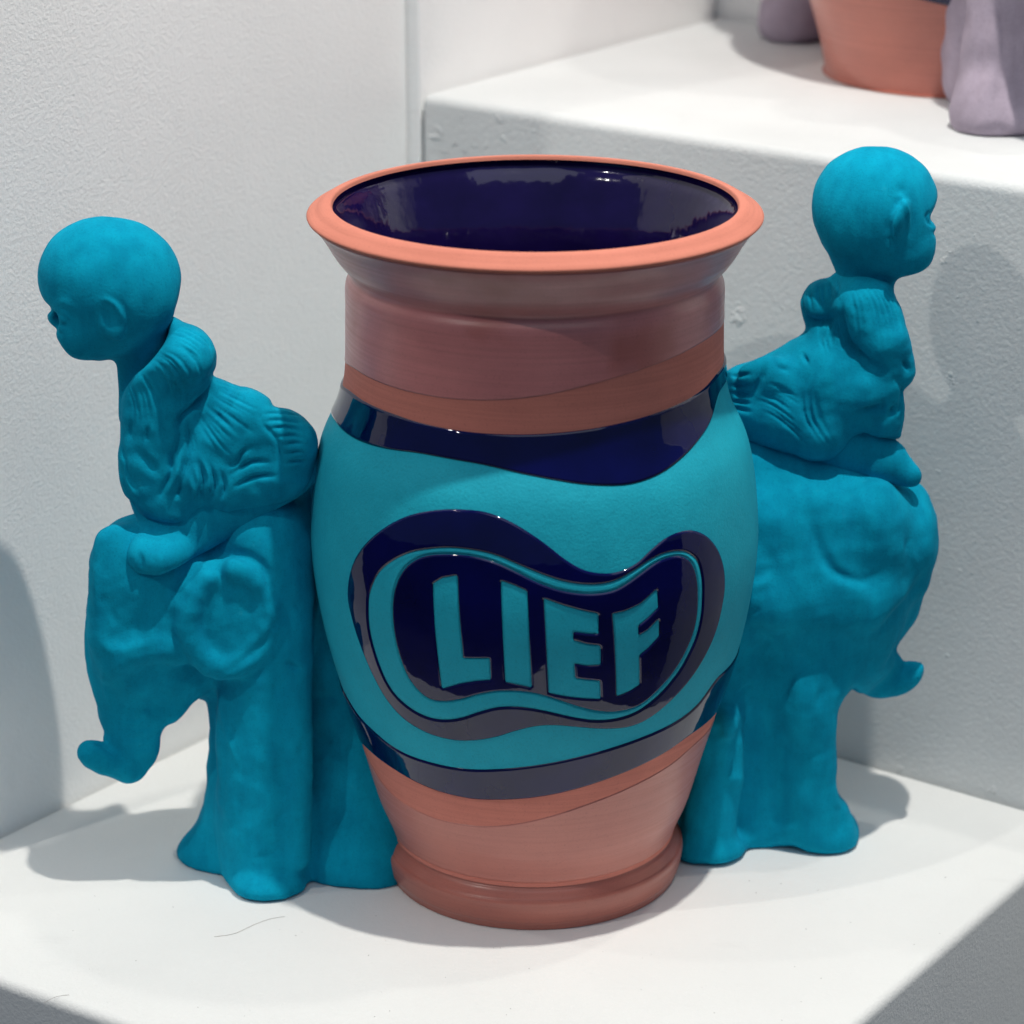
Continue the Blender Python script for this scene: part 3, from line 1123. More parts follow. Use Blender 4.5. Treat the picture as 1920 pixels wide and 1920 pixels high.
def build_right_elephant():
    s = Sculpt()
    for x_ in (1410, 1480, 1550, 1600):
        s.chain([(x_, 886, 0.004, 62), (x_ + 4, 975, -0.006, 94), (x_ - 4, 1100, -0.012, 108), (x_ - 20, 1200, 0.000, 104)], 0.012)
    s.ball(1625, 1030, 0.010, 118, 140, 125, 0.010)
    s.ball(1690, 1010, 0.006, 76, 112, 100, 0.010)
    s.chain([(1690, 1060, 0.010, 60), (1670, 1140, 0.010, 62), (1640, 1220, 0.008, 55), (1650, 1265, 0.004, 48), (1685, 1275, 0.0, 36), (1712, 1262, -0.002, 27),
             (1722, 1255, -0.002, 22)], 0.006, 0.9)
    s.chain([(1590, 1120, 0.000, 95), (1540, 1260, 0.000, 80)], 0.012)
    # body, then near hind bulk by the pot
    s.chain([(1360, 880, 0.006, 66), (1368, 990, -0.004, 100), (1370, 1130, -0.004, 125), (1370, 1290, 0.012, 105), (1370, 1520, 0.012, 105)], 0.010, 0.85)
    s.chain([(1390, 880, 0.012, 60), (1480, 905, 0.012, 66), (1570, 940, 0.010, 62), (1660, 955, 0.010, 58)], 0.014)
    # foreleg with knee
    s.chain([(1535, 1180, -0.016, 84), (1534, 1290, -0.020, 74), (1522, 1370, -0.022, 66), (1520, 1450, -0.020, 66), (1530, 1540, -0.018, 72)], 0.008, 0.8)
    s.ball(1500, 1300, -0.026, 52, 60, 46, 0.020)
    s.ball(1550, 1560, -0.012, 66, 50, 76, 0.006)
    # hind leg and small knob near the pot
    s.chain([(1335, 1240, -0.020, 48), (1350, 1350, -0.026, 46), (1345, 1450, -0.027, 48), (1325, 1580, -0.026, 54)], 0.008, 0.8)
    s.ball(1366, 1358, -0.040, 22, 28, 20, 0.008)
    s.ball(1330, 1590, -0.022, 70, 36, 70, 0.008)
    s.chain([(1430, 1300, 0.010, 100), (1430, 1540, 0.010, 100)], 0.012)
    s.ball(1446, 1420, -0.046, 26, 140, 50, 0.012, sub=True)
    s.ball(1440, 1270, -0.046, 34, 60, 40, 0.018, sub=True)
    # neck fold behind the ear, ear mass
    s.ball(1655, 975, -0.024, 34, 74, 34, 0.016, tilt=14)
    out = [(1340, 822), (1395, 818), (1450, 822), (1520, 846), (1600, 880), (1660, 893), (1700, 896), (1725, 905), (1743, 922), (1755, 948), (1761, 980), (1762, 1010),
           (1759, 1045), (1750, 1080), (1746, 1110), (1735, 1132), (1718, 1160), (1700, 1188), (1684, 1213), (1681, 1221), (1692, 1229), (1713, 1234),
           (1730, 1239), (1736, 1250), (1733, 1268), (1723, 1287), (1706, 1296), (1692, 1304), (1676, 1314), (1650, 1318), (1626, 1311), (1606, 1296),
           (1599, 1288), (1590, 1300), (1576, 1326), (1570, 1365), (1568, 1410), (1569, 1460), (1574, 1490), (1590, 1506), (1606, 1530), (1614, 1556),
           (1612, 1582), (1600, 1598), (1574, 1606), (1548, 1609), (1520, 1602), (1496, 1590), (1470, 1587), (1440, 1591), (1405, 1600), (1375, 1615),
           (1340, 1623), (1295, 1620), (1262, 1614), (1230, 1600), (1230, 900)]
    V, Q = s.mesh(0.00125, out, 0.006, 0.0)
    V = relax(V, Q, 2)
    N = vnormals(V, Q)
    V = V + N * (lumps(V, 13, 0.024, 0.0006) + lumps(V, 14, 0.009, 0.00014))[:, None]
    e = lambda l: [(1220 + x * 0.43243, 820 + y * 0.43243) for x, y in l]
    st = [
        (e([(690, 300), (715, 420), (760, 540), (830, 600), (930, 620), (1040, 560)]), -2.4, 3.4), (e([(830, 560), (900, 570), (960, 660), (970, 760)]), -2.2, 7.0),
        (e([(870, 300)]), 1.6, 14), (e([(960, 450)]), 2.0, 15), (e([(1130, 440), (1110, 480), (1140, 560)]), -1.4, 3.0), (e([(1090, 470), (1160, 560)]), 1.0, 3.0), (e([(870, 180), (920, 280), (960, 420)]), 1.0, 4.0),
        (e([(1200, 560), (1120, 700), (1010, 820), (950, 870)]), -1.8, 5.0), (e([(640, 1010), (590, 1080), (570, 1150)]), -1.4, 3.0),
        (e([(470, 960), (530, 830)]), -0.8, 2.0), (e([(690, 800), (640, 940)]), -0.8, 2.0), (e([(500, 470), (520, 560), (460, 610)]), -1.2, 4.0),
        (e([(430, 660), (510, 620)]), 1.0, 3.0), (e([(440, 770), (470, 740)]), -0.9, 1.6), (e([(380, 1110), (440, 1070)]), -1.2, 2.0),
        (e([(750, 1080), (720, 1180)]), -1.3, 3.0), (e([(1180, 970), (1150, 1090)]), 0.6, 2.5), (e([(1060, 920), (1020, 1000)]), -0.9, 4.0),
        (e([(780, 1600), (830, 1660), (760, 1780)]), -0.8, 3.0), (e([(370, 1250), (360, 1400), (320, 1500)]), -1.2, 3.0), (e([(340, 1480), (400, 1490)]), 1.0, 3.5),
        (e([(600, 1300), (560, 1420), (570, 1560)]), -1.0, 4.0), (e([(860, 1560), (820, 1640)]), -1.0, 3.0), (e([(420, 830), (500, 860)]), -1.3, 6.0),
        (e([(290, 1280)]), -1.8, 4.5), (e([(600, 700), (640, 820)]), -0.8, 7.0),
    ]
    V = strokes(V, Q, st, 1.15)
    return mesh_obj('elephant', V, Q, M['blue'], vase)


# ---------------------------------------------------------------- riding children
def build_left_child():
    s = Sculpt(lambda x: -0.006)
    s.ball(204, 520, 0, 135, 116, 112, 0.010)
    s.ball(252, 560, 0, 84, 86, 92, 0.014)
    s.ball(188, 582, 0, 92, 96, 90, 0.012)
    s.ball(140, 630, -0.016, 38, 42, 34, 0.010)
    s.ball(140, 630, 0.016, 38, 42, 34, 0.010)
    s.ball(103, 600, 0.009, 17, 13, 14, 0.004)          # nose
    s.ball(112, 634, 0.008, 12, 9, 18, 0.004)           # mouth
    s.ball(116, 598, -0.0175, 15, 17, 12, 0.006, sub=True)
    s.chain([(268, 640, 0.0, 52), (265, 700, 0.0, 46), (270, 760, 0, 55)], 0.006)
    # ear
    s.ball(208, 602, -0.0285, 21, 40, 16, 0.003, tilt=22)
    s.ball(202, 604, -0.0345, 12, 22, 9, 0.004, tilt=22, sub=True)
    # legs kneeling over the elephant, bare foot in front
    s.chain([(555, 885, -0.004, 66), (445, 935, -0.008, 84), (350, 992, -0.012, 72), (300, 1025, -0.016, 50)], 0.008, 0.55)
    s.ball(268, 1040, -0.024, 34, 40, 46, 0.004)
    s.ball(304, 1046, -0.028, 38, 36, 44, 0.004)
    s.ball(330, 1035, -0.024, 34, 36, 44, 0.006)
    s.chain([(300, 800, 0, 50), (280, 900, 0, 50), (280, 960, 0, 44)], 0.01)
    out = [(190, 404), (235, 408), (280, 424), (312, 450), (333, 485), (340, 520), (335, 555), (326, 590), (322, 640), (420, 740), (600, 860), (585, 912), (520, 955), (430, 1010), (360, 1048),
           (325, 1068), (295, 1079), (262, 1078), (242, 1066), (235, 1045), (243, 1015), (258, 985), (240, 930), (219, 850), (223, 770), (221, 720), (218, 695), (209, 677),
           (180, 680), (152, 678), (130, 666), (115, 648), (107, 632), (105, 624), (108, 618), (101, 613), (93, 607), (88, 598), (90, 589), (97, 583),
           (95, 575), (83, 563), (74, 545), (69, 520), (70, 495), (80, 468), (98, 440), (125, 418), (155, 406)]
    V, Q = s.mesh(0.00105, out, 0.0022)
    V = relax(V, Q, 2)
    z = lambda l: [(40 + x * 0.3125, 380 + y * 0.3125) for x, y in l]
    e = lambda l: [(120 + x * 0.2604, 920 + y * 0.2604) for x, y in l]
    st = [(z([(470, 600), (500, 580), (560, 610), (610, 690), (615, 760)]), 1.0, 1.6), (z([(455, 660), (470, 760), (520, 830), (570, 840), (600, 790)]), 0.5, 1.6),
          (z([(440, 620), (445, 720), (490, 840)]), -0.8, 1.8), (z([(540, 850), (620, 790), (640, 700), (600, 610), (540, 570)]), -0.5, 1.8),
          (z([(215, 640), (270, 670), (300, 720)]), 0.6, 1.2), (z([(230, 690), (270, 710)]), 0.7, 2.0), (z([(220, 730), (280, 740)]), -0.5, 1.0),
          (z([(205, 770), (235, 790)]), -0.7, 1.0), (z([(190, 620), (260, 600), (330, 650)]), 0.5, 2.4),
          (e([(545, 440), (560, 520), (550, 600)]), -1.3, 1.5), (e([(640, 470), (660, 520), (640, 590)]), -0.4, 1.6), (e([(480, 480), (490, 560)]), -0.3, 1.5)]
    V = strokes(V, Q, st, 1.35)
    N = vnormals(V, Q)
    V = V + N * (lumps(V, 23, 0.012, 0.00014))[:, None]
    body = mesh_obj('child_figure', V, Q, M['blue'], vase)

    d = Sculpt(lambda x: -0.006)
    d.chain([(322, 648, 0.0, 58), (330, 690, 0.0, 78)], 0.010, 0.9)
    d.chain([(305, 690, -0.004, 92), (292, 780, -0.008, 74), (272, 860, -0.012, 56), (265, 925, -0.012, 46)], 0.008, 0.85)
    d.ball(352, 668, -0.012, 58, 62, 80, 0.008, tilt=-35)              # shoulder sleeve
    d.ball(385, 690, 0.012, 30, 50, 60, 0.008)
    d.chain([(395, 760, 0.0, 62), (450, 810, 0.0, 92), (525, 840, 0.0, 78)], 0.008, 1.0)
    d.chain([(330, 780, -0.004, 66), (350, 880, -0.010, 66), (320, 960, -0.012, 50)], 0.012, 0.95)
    d.chain([(430, 900, -0.008, 66), (520, 880, -0.006, 68)], 0.010, 1.0)
    d.chain([(470, 775, -0.012, 45), (560, 830, -0.014, 42)], 0.008, 1.0)
    d.ball(405, 745, -0.032, 22, 16, 14, 0.008, tilt=-40, sub=True)    # crease under the sleeve
    out = [(318, 588), (345, 604), (370, 612), (390, 628), (404, 648), (408, 668), (404, 690), (398, 704), (420, 712), (455, 722), (490, 734), (506, 746), (514, 762),
           (545, 765), (570, 778), (588, 798), (598, 822), (598, 850), (592, 890), (572, 925), (540, 940), (500, 962), (450, 975), (400, 982), (350, 984), (310, 980),
           (276, 970), (262, 960), (250, 942), (232, 925), (221, 900), (217, 870), (217, 855), (222, 830), (224, 790), (225, 760), (232, 735), (252, 705), (280, 680), (300, 655), (316, 625)]
    V, Q = d.mesh(0.00082, out, 0.005)
    V = relax(V, Q, 2)
    N = vnormals(V, Q)
    V = V + N * (lumps(V, 33, 0.010, 0.0002))[:, None]
    g, r = -1.0, 0.9
    st = []
    # gathered collar and sleeve
    st += fan(z([(910, 740), (1010, 750), (1110, 810), (1150, 900)]), z([(860, 850), (960, 900), (1050, 990), (1080, 1120)]), 6, -0.75, 0.85, 1)
    st += fan(z([(850, 870), (950, 920), (1030, 1020), (1050, 1130)]), z([(740, 970), (830, 1060), (880, 1180), (900, 1330)]), 6, -0.75, 0.9, 2)
    st += fan(z([(730, 980), (810, 1080), (850, 1220), (870, 1380)]), z([(620, 1110), (650, 1220), (655, 1330), (650, 1430)]), 6, -0.75, 1.0, 3)
    st += [(z([(1150, 1050), (1120, 1130), (1050, 1210), (950, 1310), (930, 1400)]), -2.6, 2.0), (z([(1160, 1000), (1100, 1110), (1000, 1210)]), 0.9, 2.4),
           (z([(945, 1250), (950, 1400), (900, 1560), (860, 1640)]), -1.6, 1.8),
           (z([(600, 1360), (610, 1480), (640, 1620), (720, 1760)]), -0.7, 1.3), (z([(660, 1300), (650, 1420)]), -0.9, 1.2), (z([(760, 1330), (750, 1440)]), -0.9, 1.2),
           (z([(690, 1480), (760, 1560), (830, 1640)]), -1.1, 3.0), (z([(620, 1600), (650, 1700), (720, 1800)]), 0.7, 1.3), (z([(590, 1620), (620, 1710)]), 0.5, 1.1)]
    # skirt pleats fanning out behind
    st += fan(z([(1160, 1050), (1290, 1080), (1450, 1140)]), z([(1120, 1150), (1260, 1240), (1420, 1330)]), 7, -0.55, 0.95, 5)
    st += fan(z([(1110, 1170), (1250, 1270), (1400, 1370)]), z([(1030, 1260), (1140, 1450), (1240, 1570)]), 7, -0.6, 1.0, 6)
    st += fan(z([(1010, 1290), (1060, 1450), (1090, 1560)]), z([(970, 1310), (990, 1450), (990, 1560)]), 3, -0.7, 0.95, 7)
    # hem band
    st.append((z([(1430, 1240), (1450, 1330), (1530, 1420), (1560, 1560), (1570, 1700)]), -1.0, 1.4))
    for y0, x0 in ((1270, 1450), (1315, 1450), (1360, 1480), (1410, 1520), (1455, 1560), (1510, 1570), (1565, 1580)):
        st.append((z([(x0, y0), (x0 + 110, y0 - 12), (1690, y0 + 12)]), -1.0, 1.0))
    # ruffle folds lower down
    for l in ([(1010, 1340), (1000, 1520), (950, 1680), (900, 1800)], [(1060, 1540), (1090, 1660), (1050, 1780)], [(1120, 1560), (1160, 1680), (1130, 1800)],
              [(1190, 1600), (1220, 1700), (1190, 1800)], [(960, 1700), (930, 1780)], [(1380, 1470), (1330, 1500), (1290, 1570), (1240, 1580)], [(880, 1460), (900, 1600), (820, 1780)],
              [(1250, 1640), (1380, 1560), (1500, 1560)], [(1260, 1720), (1400, 1650), (1540, 1640)]):
        st.append((z(l), -1.5, 1.35))
    for l in ([(1030, 1560), (1060, 1680), (1020, 1800)], [(1080, 1530), (1130, 1650), (1100, 1800)], [(960, 1480), (930, 1640), (870, 1760)], [(1010, 1640), (1030, 1720), (1060, 1820)]):
        st.append((z(l), 1.0, 1.3))
    V = strokes(V, Q, st, 1.5)
    mesh_obj('dress', V, Q, M['blue'], body)


def build_right_child():
    ym = 0.054
    s = Sculpt(lambda x: ym)
    s.ball(1640, 383, 0, 119, 112, 108, 0.010)
    s.ball(1622, 420, 0, 84, 84, 88, 0.014)
    s.ball(1684, 440, 0, 76, 82, 86, 0.012)
    s.ball(1706, 482, -0.014, 36, 38, 34, 0.010)
    s.ball(1706, 482, 0.014, 36, 38, 34, 0.010)
    s.ball(1742, 430, 0.006, 16, 12, 14, 0.004)
    s.ball(1738, 455, 0.008, 12, 9, 16, 0.004)
    s.chain([(1624, 490, 0, 56), (1622, 530, 0, 54), (1620, 570, 0, 60)], 0.008)
    s.ball(1690, 415, -0.029, 13, 42, 30, 0.002, tilt=-12, yaw=-35)
    s.chain([(1460, 795, -0.006, 60), (1575, 828, -0.010, 66), (1655, 868, -0.015, 50), (1702, 891, -0.018, 29)], 0.008, 0.7)
    s.chain([(1620, 600, 0, 50), (1640, 760, 0, 50)], 0.01)
    out = [(1640, 273), (1680, 278), (1716, 293), (1742, 315), (1757, 342), (1760, 362), (1755, 382), (1746, 400), (1743, 410), (1748, 416), (1754, 424), (1754, 432),
           (1749, 437), (1754, 445), (1754, 470), (1745, 495), (1730, 508), (1710, 515), (1690, 520), (1680, 528), (1678, 545), (1685, 600), (1700, 760), (1700, 830), (1718, 868),
           (1728, 884), (1728, 904), (1716, 913), (1690, 911), (1640, 905), (1570, 889), (1490, 860), (1400, 840), (1400, 720), (1560, 560), (1556, 500), (1552, 478), (1540, 455), (1528, 425),
           (1521, 392), (1524, 360), (1534, 330), (1553, 303), (1580, 286), (1608, 276)]
    V, Q = s.mesh(0.00105, out, 0.0022)
    V = relax(V, Q, 2)
    z = lambda l: [(1300 + x * 0.36458, 250 + y * 0.36458) for x, y in l]
    w = lambda l: [(1300 + x * 0.25, 620 + y * 0.25) for x, y in l]
    st = [(z([(1030, 330), (1070, 330), (1100, 400), (1105, 500)]), 1.2, 1.5), (z([(1010, 440), (1015, 520), (1040, 600)]), -1.2, 2.4),
          (z([(1080, 300), (1060, 280)]), -0.6, 2.5), (z([(1225, 400), (1200, 430), (1215, 470)]), -0.9, 1.6), (z([(1200, 450), (1240, 480)]), -0.6, 1.0),
          (z([(1120, 320), (1130, 480), (1090, 620)]), -0.5, 2.5)]
    V = strokes(V, Q, st, 1.35)
    N = vnormals(V, Q)
    V = V + N * (lumps(V, 43, 0.012, 0.00014))[:, None]
    body = mesh_obj('child_figure', V, Q, M['blue'], vase)

    d = Sculpt(lambda x: ym)
    d.chain([(1615, 545, 0, 62), (1620, 600, 0, 84)], 0.010, 0.9)
    d.ball(1542, 572, 0.004, 44, 52, 60, 0.006)
    d.chain([(1625, 580, -0.014, 70), (1658, 640, -0.020, 58), (1680, 700, -0.020, 42), (1680, 725, -0.018, 36)], 0.006, 0.85)
    d.chain([(1585, 640, 0, 70), (1540, 700, 0, 86), (1460, 735, 0, 76), (1395, 745, 0, 62), (1360, 750, 0, 56)], 0.010, 0.95)
    d.chain([(1560, 720, -0.010, 90), (1620, 740, -0.016, 70), (1655, 775, -0.016, 48), (1672, 800, -0.014, 30)], 0.010, 0.9)
    d.chain([(1440, 760, -0.008, 80), (1530, 800, -0.016, 68)], 0.010, 0.9)
    d.ball(1435, 705, -0.020, 50, 40, 30, 0.008)
    d.ball(1628, 672, -0.046, 46, 24, 34, 0.006, tilt=35, sub=True)
    d.ball(1540, 612, -0.030, 40, 20, 40, 0.006, sub=True)
    d.ball(1640, 790, -0.042, 54, 24, 34, 0.008, tilt=20, sub=True)
    out = [(1560, 507), (1540, 518), (1515, 530), (1500, 552), (1496, 572), (1500, 598), (1507, 615), (1500, 625), (1470, 640), (1432, 662), (1415, 671), (1390, 676),
           (1365, 687), (1350, 700), (1346, 715), (1350, 740), (1365, 790), (1385, 832), (1402, 840), (1440, 850), (1490, 862), (1540, 875), (1580, 880), (1620, 850),
           (1650, 830), (1690, 826), (1692, 810), (1698, 785), (1698, 760), (1694, 735), (1705, 722), (1716, 708), (1719, 685), (1714, 655), (1702, 618), (1692, 580), (1678, 552),
           (1670, 530), (1640, 516), (1600, 508)]
    V, Q = d.mesh(0.00082, out, 0.005)
    V = relax(V, Q, 2)
    N = vnormals(V, Q)
    V = V + N * (lumps(V, 53, 0.010, 0.0002))[:, None]
    st = []
    st += fan(z([(570, 760), (550, 850), (570, 950)]), z([(750, 740), (760, 800), (750, 850)]), 6, -0.8, 0.95, 11)
    st += fan(z([(790, 770), (820, 900), (830, 1050)]), z([(920, 740), (1030, 840), (1080, 980), (1100, 1130)]), 9, -0.7, 0.9, 12)
    st += [(z([(760, 860), (770, 980), (800, 1080), (900, 1170), (990, 1210)]), -2.2, 2.2), (z([(545, 900), (600, 960), (680, 970), (740, 930)]), -2.0, 2.6),
           (z([(660, 950), (640, 1050)]), -0.6, 1.0), (z([(700, 940), (695, 1060)]), -0.7, 1.0), (z([(740, 950), (745, 1060)]), -0.6, 1.0),
           (z([(560, 1130), (590, 1190)]), -1.3, 1.2), (z([(1080, 1170), (1110, 1220)]), -1.5, 1.5), (z([(1030, 1250), (1080, 1310), (1060, 1400)]), -1.4, 2.2)]
    # hem ruffle close to the pot
    for y in (330, 410, 470, 530, 580):
        st.append((w([(250, y), (330, y + 6), (440, y + 4 + (y - 400) * 0.15)]), -1.3, 1.3))
    st.append((w([(530, 220), (520, 330), (450, 470), (440, 560)]), -1.5, 2.0))
    st += fan(w([(550, 370), (680, 410), (790, 470)]), w([(440, 600), (600, 660), (740, 780), (850, 900)]), 7, -1.1, 1.15, 14)
    st += fan(w([(830, 330), (790, 500), (830, 680), (960, 850)]), w([(960, 360), (935, 500), (960, 640), (1030, 780), (1110, 900)]), 6, -1.0, 1.1, 15)
    st += fan(w([(960, 20), (930, 100), (960, 180)]), w([(1100, 20), (1120, 100), (1130, 160)]), 4, -0.6, 1.0, 17)
    st += fan(w([(1440, 540), (1420, 590), (1400, 640)]), w([(1560, 520), (1550, 600), (1520, 680)]), 4, -0.7, 0.95, 18)
    st += [(w([(1210, 600), (1340, 590), (1460, 540)]), -1.8, 2.6), (w([(1430, 560), (1420, 620)]), -1.0, 1.3), (w([(1500, 560), (1490, 640)]), -0.9, 1.3),
           (w([(640, 270), (720, 300)]), -1.2, 2.2), (w([(1290, 400)]), 0.8, 5.0)]
    V = strokes(V, Q, st, 1.5)
    mesh_obj('dress', V, Q, M['blue'], body)


build_left_elephant()
build_right_elephant()
build_left_child()
build_right_child()

# ------------------------------------------------------------------ second pot on the tall plinth
UC = np.array([0.288, 0.425, BLOCK_H])
pot = empty('vase', tuple(UC))
tag(pot, 'terracotta pot with lavender figures standing on the taller plinth, cut off by the frame', 'vase')
prof = catmull([(0.02, 0.0005), (0.084, 0.0005), (0.0875, 0.002), (0.0885, 0.006), (0.094, 0.03), (0.105, 0.065), (0.117, 0.11), (0.126, 0.16), (0.129, 0.20), (0.124, 0.25),
                (0.112, 0.29), (0.108, 0.33), (0.110, 0.36), (0.121, 0.385), (0.123, 0.392), (0.118, 0.397), (0.109, 0.399), (0.104, 0.39), (0.098, 0.36), (0.110, 0.25), (0.115, 0.2),
                (0.10, 0.08), (0.03, 0.02), (0.001, 0.018)], 6)


def lathe_at(name, prof, mat, parent, n=160):
    prof = np.asarray(prof, float)
    V = []
    th = np.arange(n) * 2 * pi / n
    for r, z in prof:
        V.append(np.stack([r * np.sin(th), -r * np.cos(th), np.full(n, z)], 1))
    V = np.array(V)
    m = len(V)
    i, j = np.meshgrid(np.arange(m - 1), np.arange(n), indexing='ij')
    j2 = (j + 1) % n
    q = np.stack([i * n + j, i * n + j2, (i + 1) * n + j2, (i + 1) * n + j], -1).reshape(-1, 4)
    return mesh_obj(name, V.reshape(-1, 3) + UC, q, mat, parent)


lathe_at('body', prof, M['terra_foot'], pot)
_pz = np.array([0.006, 0.03, 0.065, 0.11, 0.16, 0.20, 0.25])
_pr = np.array([0.0885, 0.094, 0.105, 0.117, 0.126, 0.129, 0.124])
th = np.arange(240) * 2 * pi / 240
rows = []
zb = float(at_y(1786, 17, 0.318)[2] - BLOCK_H) - 0.020 * np.sin(th + 0.15)
for f, off in ((0, -0.0005), (0, 0.0007), (0.05, 0.0012), (0.25, 0.0012), (0.5, 0.0012), (0.75, 0.0012), (0.95, 0.0012), (1, 0.0007), (1, -0.0005)):
    z = zb + f * 0.045
    r = pchip_eval(_pz, _pr, z) + off
    rows.append(np.stack([r * np.sin(th), -r * np.cos(th), z], 1))
rows = np.array(rows)
n = 240
i, j = np.meshgrid(np.arange(len(rows) - 1), np.arange(n), indexing='ij')
q = np.stack([i * n + j, i * n + (j + 1) % n, (i + 1) * n + (j + 1) % n, (i + 1) * n + j], -1).reshape(-1, 4)
mesh_obj('navy_band', rows.reshape(-1, 3) + UC, q, M['navy'], pot)


class Free(Sculpt):
    def limb(self, pts, k=0.008, sy=1.0):
        self.pr.append(('c', [(np.array(p[:3], float), p[3]) for p in pts], sy, k, False))

    def lump(self, c, r, k=0.006, tilt=0.0, sub=False):
        self.pr.append(('e', np.array(c, float), np.array(r, float), tilt, k, sub, 0.0))


b0 = BLOCK_H
g = Free()
g.limb([(0.290, 0.262, b0 + 0.20, 0.026), (0.290, 0.258, b0 + 0.10, 0.021), (0.288, 0.254, b0 + 0.035, 0.023), (0.286, 0.248, b0 + 0.012, 0.027)])
g.limb([(0.345, 0.262, b0 + 0.20, 0.026), (0.345, 0.258, b0 + 0.10, 0.021), (0.348, 0.254, b0 + 0.035, 0.023), (0.350, 0.248, b0 + 0.010, 0.030)])
g.limb([(0.300, 0.275, b0 + 0.17, 0.034), (0.315, 0.31, b0 + 0.17, 0.045), (0.31, 0.33, b0 + 0.10, 0.045), (0.31, 0.33, b0 + 0.02, 0.045)], 0.012)
g.lump((0.288, 0.236, b0 + 0.009), (0.024, 0.018, 0.012))
g.lump((0.303, 0.234, b0 + 0.007), (0.014, 0.014, 0.009), 0.003)
g.limb([(0.315, 0.26, b0 + 0.22, 0.045), (0.312, 0.22, b0 + 0.18, 0.034), (0.315, 0.19, b0 + 0.13, 0.022), (0.315, 0.185, b0 + 0.10, 0.016)])
g.limb([(0.305, 0.29, b0 + 0.24, 0.040), (0.305, 0.285, b0 + 0.31, 0.028)])
g.lump((0.305, 0.275, b0 + 0.355), (0.040, 0.040, 0.036))
V, Q = g.mesh(0.0022, None, 0.004, b0)
V = relax(V, Q, 2)
V = V + vnormals(V, Q) * lumps(V, 63, 0.02, 0.0007)[:, None]
V = strokes(V, Q, [([(1848, 0), (1842, 100), (1822, 200), (1800, 240)], -1.3, 3.0), ([(1880, 10), (1878, 120), (1868, 210)], -1.5, 3.2), ([(1905, 20), (1908, 140), (1915, 230)], -1.4, 3.0),
                   ([(1826, 262), (1840, 246), (1868, 240), (1895, 250), (1905, 268)], -1.6, 2.4), ([(1862, 30), (1858, 150), (1845, 225)], 1.0, 3.0)])
mesh_obj('elephant', V, Q, M['lavender'], pot)
g = Free()
g.limb([(0.215, 0.565, b0 + 0.16, 0.030), (0.208, 0.560, b0 + 0.08, 0.026), (0.196, 0.556, b0 + 0.03, 0.026), (0.190, 0.553, b0 + 0.012, 0.026)])
g.limb([(0.262, 0.545, b0 + 0.16, 0.03), (0.255, 0.540, b0 + 0.08, 0.028), (0.245, 0.535, b0 + 0.015, 0.032)])
g.limb([(0.235, 0.555, b0 + 0.20, 0.045), (0.262, 0.52, b0 + 0.16, 0.045), (0.262, 0.52, b0 + 0.03, 0.04)], 0.012)
g.limb([(0.230, 0.575, b0 + 0.22, 0.045), (0.210, 0.60, b0 + 0.17, 0.030), (0.205, 0.61, b0 + 0.11, 0.018)])
g.limb([(0.245, 0.54, b0 + 0.26, 0.040), (0.245, 0.54, b0 + 0.31, 0.028)])
g.lump((0.242, 0.545, b0 + 0.355), (0.040, 0.040, 0.036))
V, Q = g.mesh(0.0022, None, 0.004, b0)
V = relax(V, Q, 2)
V = V + vnormals(V, Q) * lumps(V, 64, 0.02, 0.0007)[:, None]
mesh_obj('elephant', V, Q, M['lavender'], pot)


# ------------------------------------------------------------------ stray hairs and dust on the low plinth
def hair(pts, rad, label):
    P = np.array([at_z(x, y, 0.0) + [0, 0, rad + 0.00015] for x, y in catmull(pts, 5)])
    V, Q = [], []
    for i, p in enumerate(P):
        t = P[min(i + 1, len(P) - 1)] - P[max(i - 1, 0)]
        t /= np.linalg.norm(t)
        s_ = np.cross(t, [0, 0, 1.0])
        for k in range(5):
            a = k * 2 * pi / 5
            V.append(p + s_ * rad * cos(a) + np.array([0, 0, 1]) * rad * sin(a))
    for i in range(len(P) - 1):
        for k in range(5):
            Q.append((i * 5 + k, i * 5 + (k + 1) % 5, (i + 1) * 5 + (k + 1) % 5, (i + 1) * 5 + k))
    tag(mesh_obj('hair_strand', V, np.array(Q), M['hair'], None), label, 'hair')


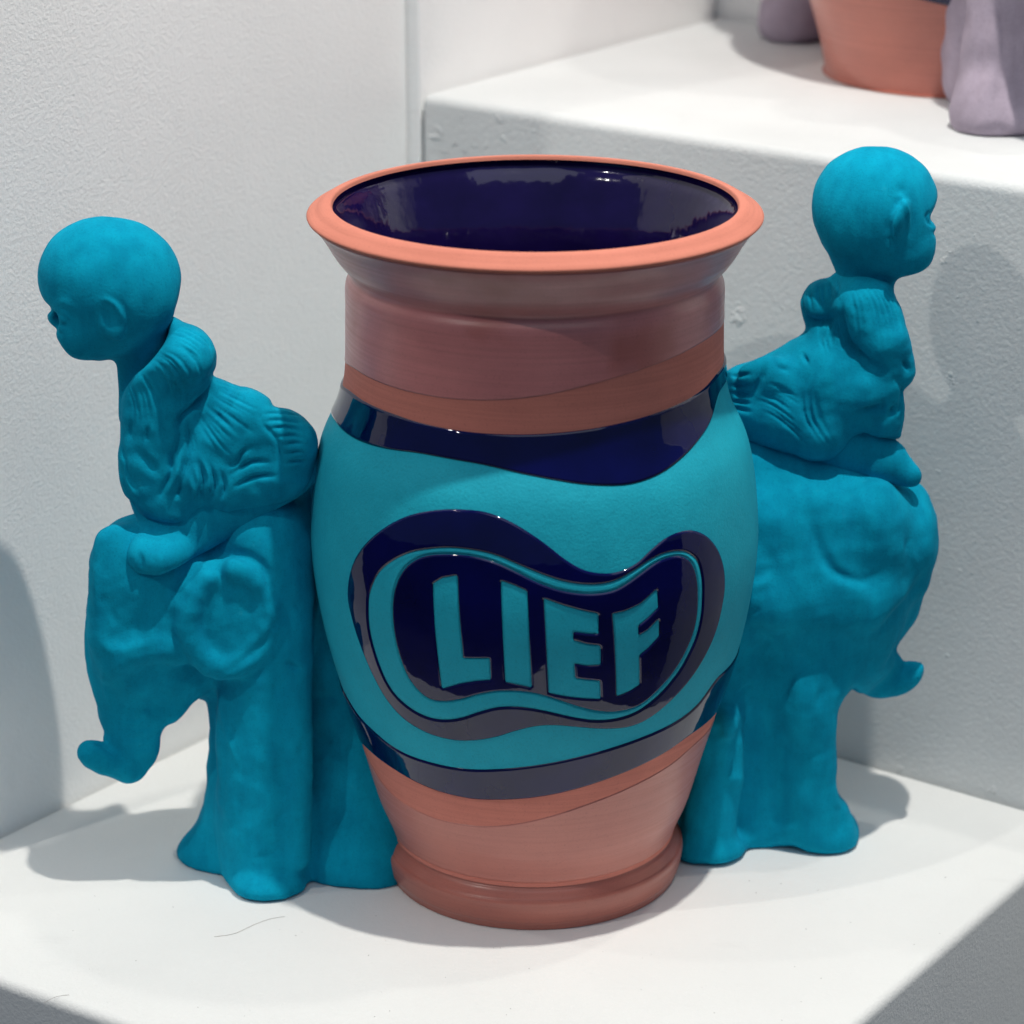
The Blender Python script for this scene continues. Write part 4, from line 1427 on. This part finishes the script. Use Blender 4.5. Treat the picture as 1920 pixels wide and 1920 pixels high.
hair([(402, 1757), (440, 1751), (475, 1735), (505, 1724), (534, 1719)], 0.00008, 'long thin hair lying on the white plinth in front of the left elephant')
hair([(82, 1882), (95, 1874), (112, 1868), (130, 1866)], 0.00008, 'short hair at the front left edge of the white plinth')
V, Q = [], []
for _ in range(60):
    px, py = RNG.uniform(0, 1900), RNG.uniform(1640, 1915)
    c = at_z(px, py, 0.0)
    r = RNG.uniform(0.0001, 0.00024)
    a = RNG.uniform(0, pi)
    L = RNG.uniform(1, 3.0)
    k = len(V)
    for t in range(6):
        b_ = t * pi / 3
        x, y = r * L * cos(b_), r * sin(b_)
        V.append((c[0] + x * cos(a) - y * sin(a), c[1] + x * sin(a) + y * cos(a), 0.0001))
    V.append((c[0], c[1], r * 0.7))
    for t in range(6):
        Q.append((k + t, k + (t + 1) % 6, k + 6))
inpl = [abs(v[0]) < 0.3 for v in V]
tag(mesh_obj('dust_specks', V, np.array(Q), M['dust'], None), 'scattered grey dust specks on the low white plinth', 'dust', None, 'stuff')

# ------------------------------------------------------------------ filler lumps and chips on the tall plinth
plinth = bpy.data.objects['tall_plinth']


def flake(bc, z, r, seed):
    rr = np.random.default_rng(seed)
    V, Q = [], []
    n = 12
    sx, sz = rr.uniform(0.8, 2.2), rr.uniform(0.5, 1.0)
    an = rr.uniform(-0.9, 0.4)
    for k, (f, d) in enumerate(((1.0, 0.0), (0.82, 0.5), (0.45, 0.9))):
        for i in range(n):
            a = i * 2 * pi / n
            q = f * r * (1 + 0.35 * rr.uniform(-1, 1))
            u, w = q * sx * cos(a), q * sz * sin(a)
            b_, z_ = u * cos(an) - w * sin(an), u * sin(an) + w * cos(an)
            V.append(ab(-(d * r * 0.17 - 0.0003), bc + b_, z + z_))
    V.append(ab(-r * 0.17, bc, z))
    for k in range(2):
        for i in range(n):
            Q.append((k * n + i, k * n + (i + 1) % n, (k + 1) * n + (i + 1) % n, (k + 1) * n + i))
    for i in range(n):
        Q.append((2 * n + i, 2 * n + (i + 1) % n, 3 * n))
    o = mesh_obj('plaster_flake', V, Q, M['block'], None)
    o.parent = plinth


for k in range(11):
    flake(RNG.uniform(0.018, 0.080), BLOCK_H - RNG.uniform(0.009, 0.036), RNG.uniform(0.0014, 0.0036), 100 + k)
for k, (px, py) in enumerate([(1690, 668), (1832, 602), (1738, 540), (1822, 1075), (1790, 1190), (1760, 770), (1480, 340), (1850, 850), (1780, 1130)]):
    r_ = ray(px, py)
    p_ = CAM + r_ * (((CORNER - CAM) @ A) / (r_ @ A))
    flake(float((p_ - CORNER) @ B), float(p_[2]), RNG.uniform(0.0008, 0.0018), 140 + k)
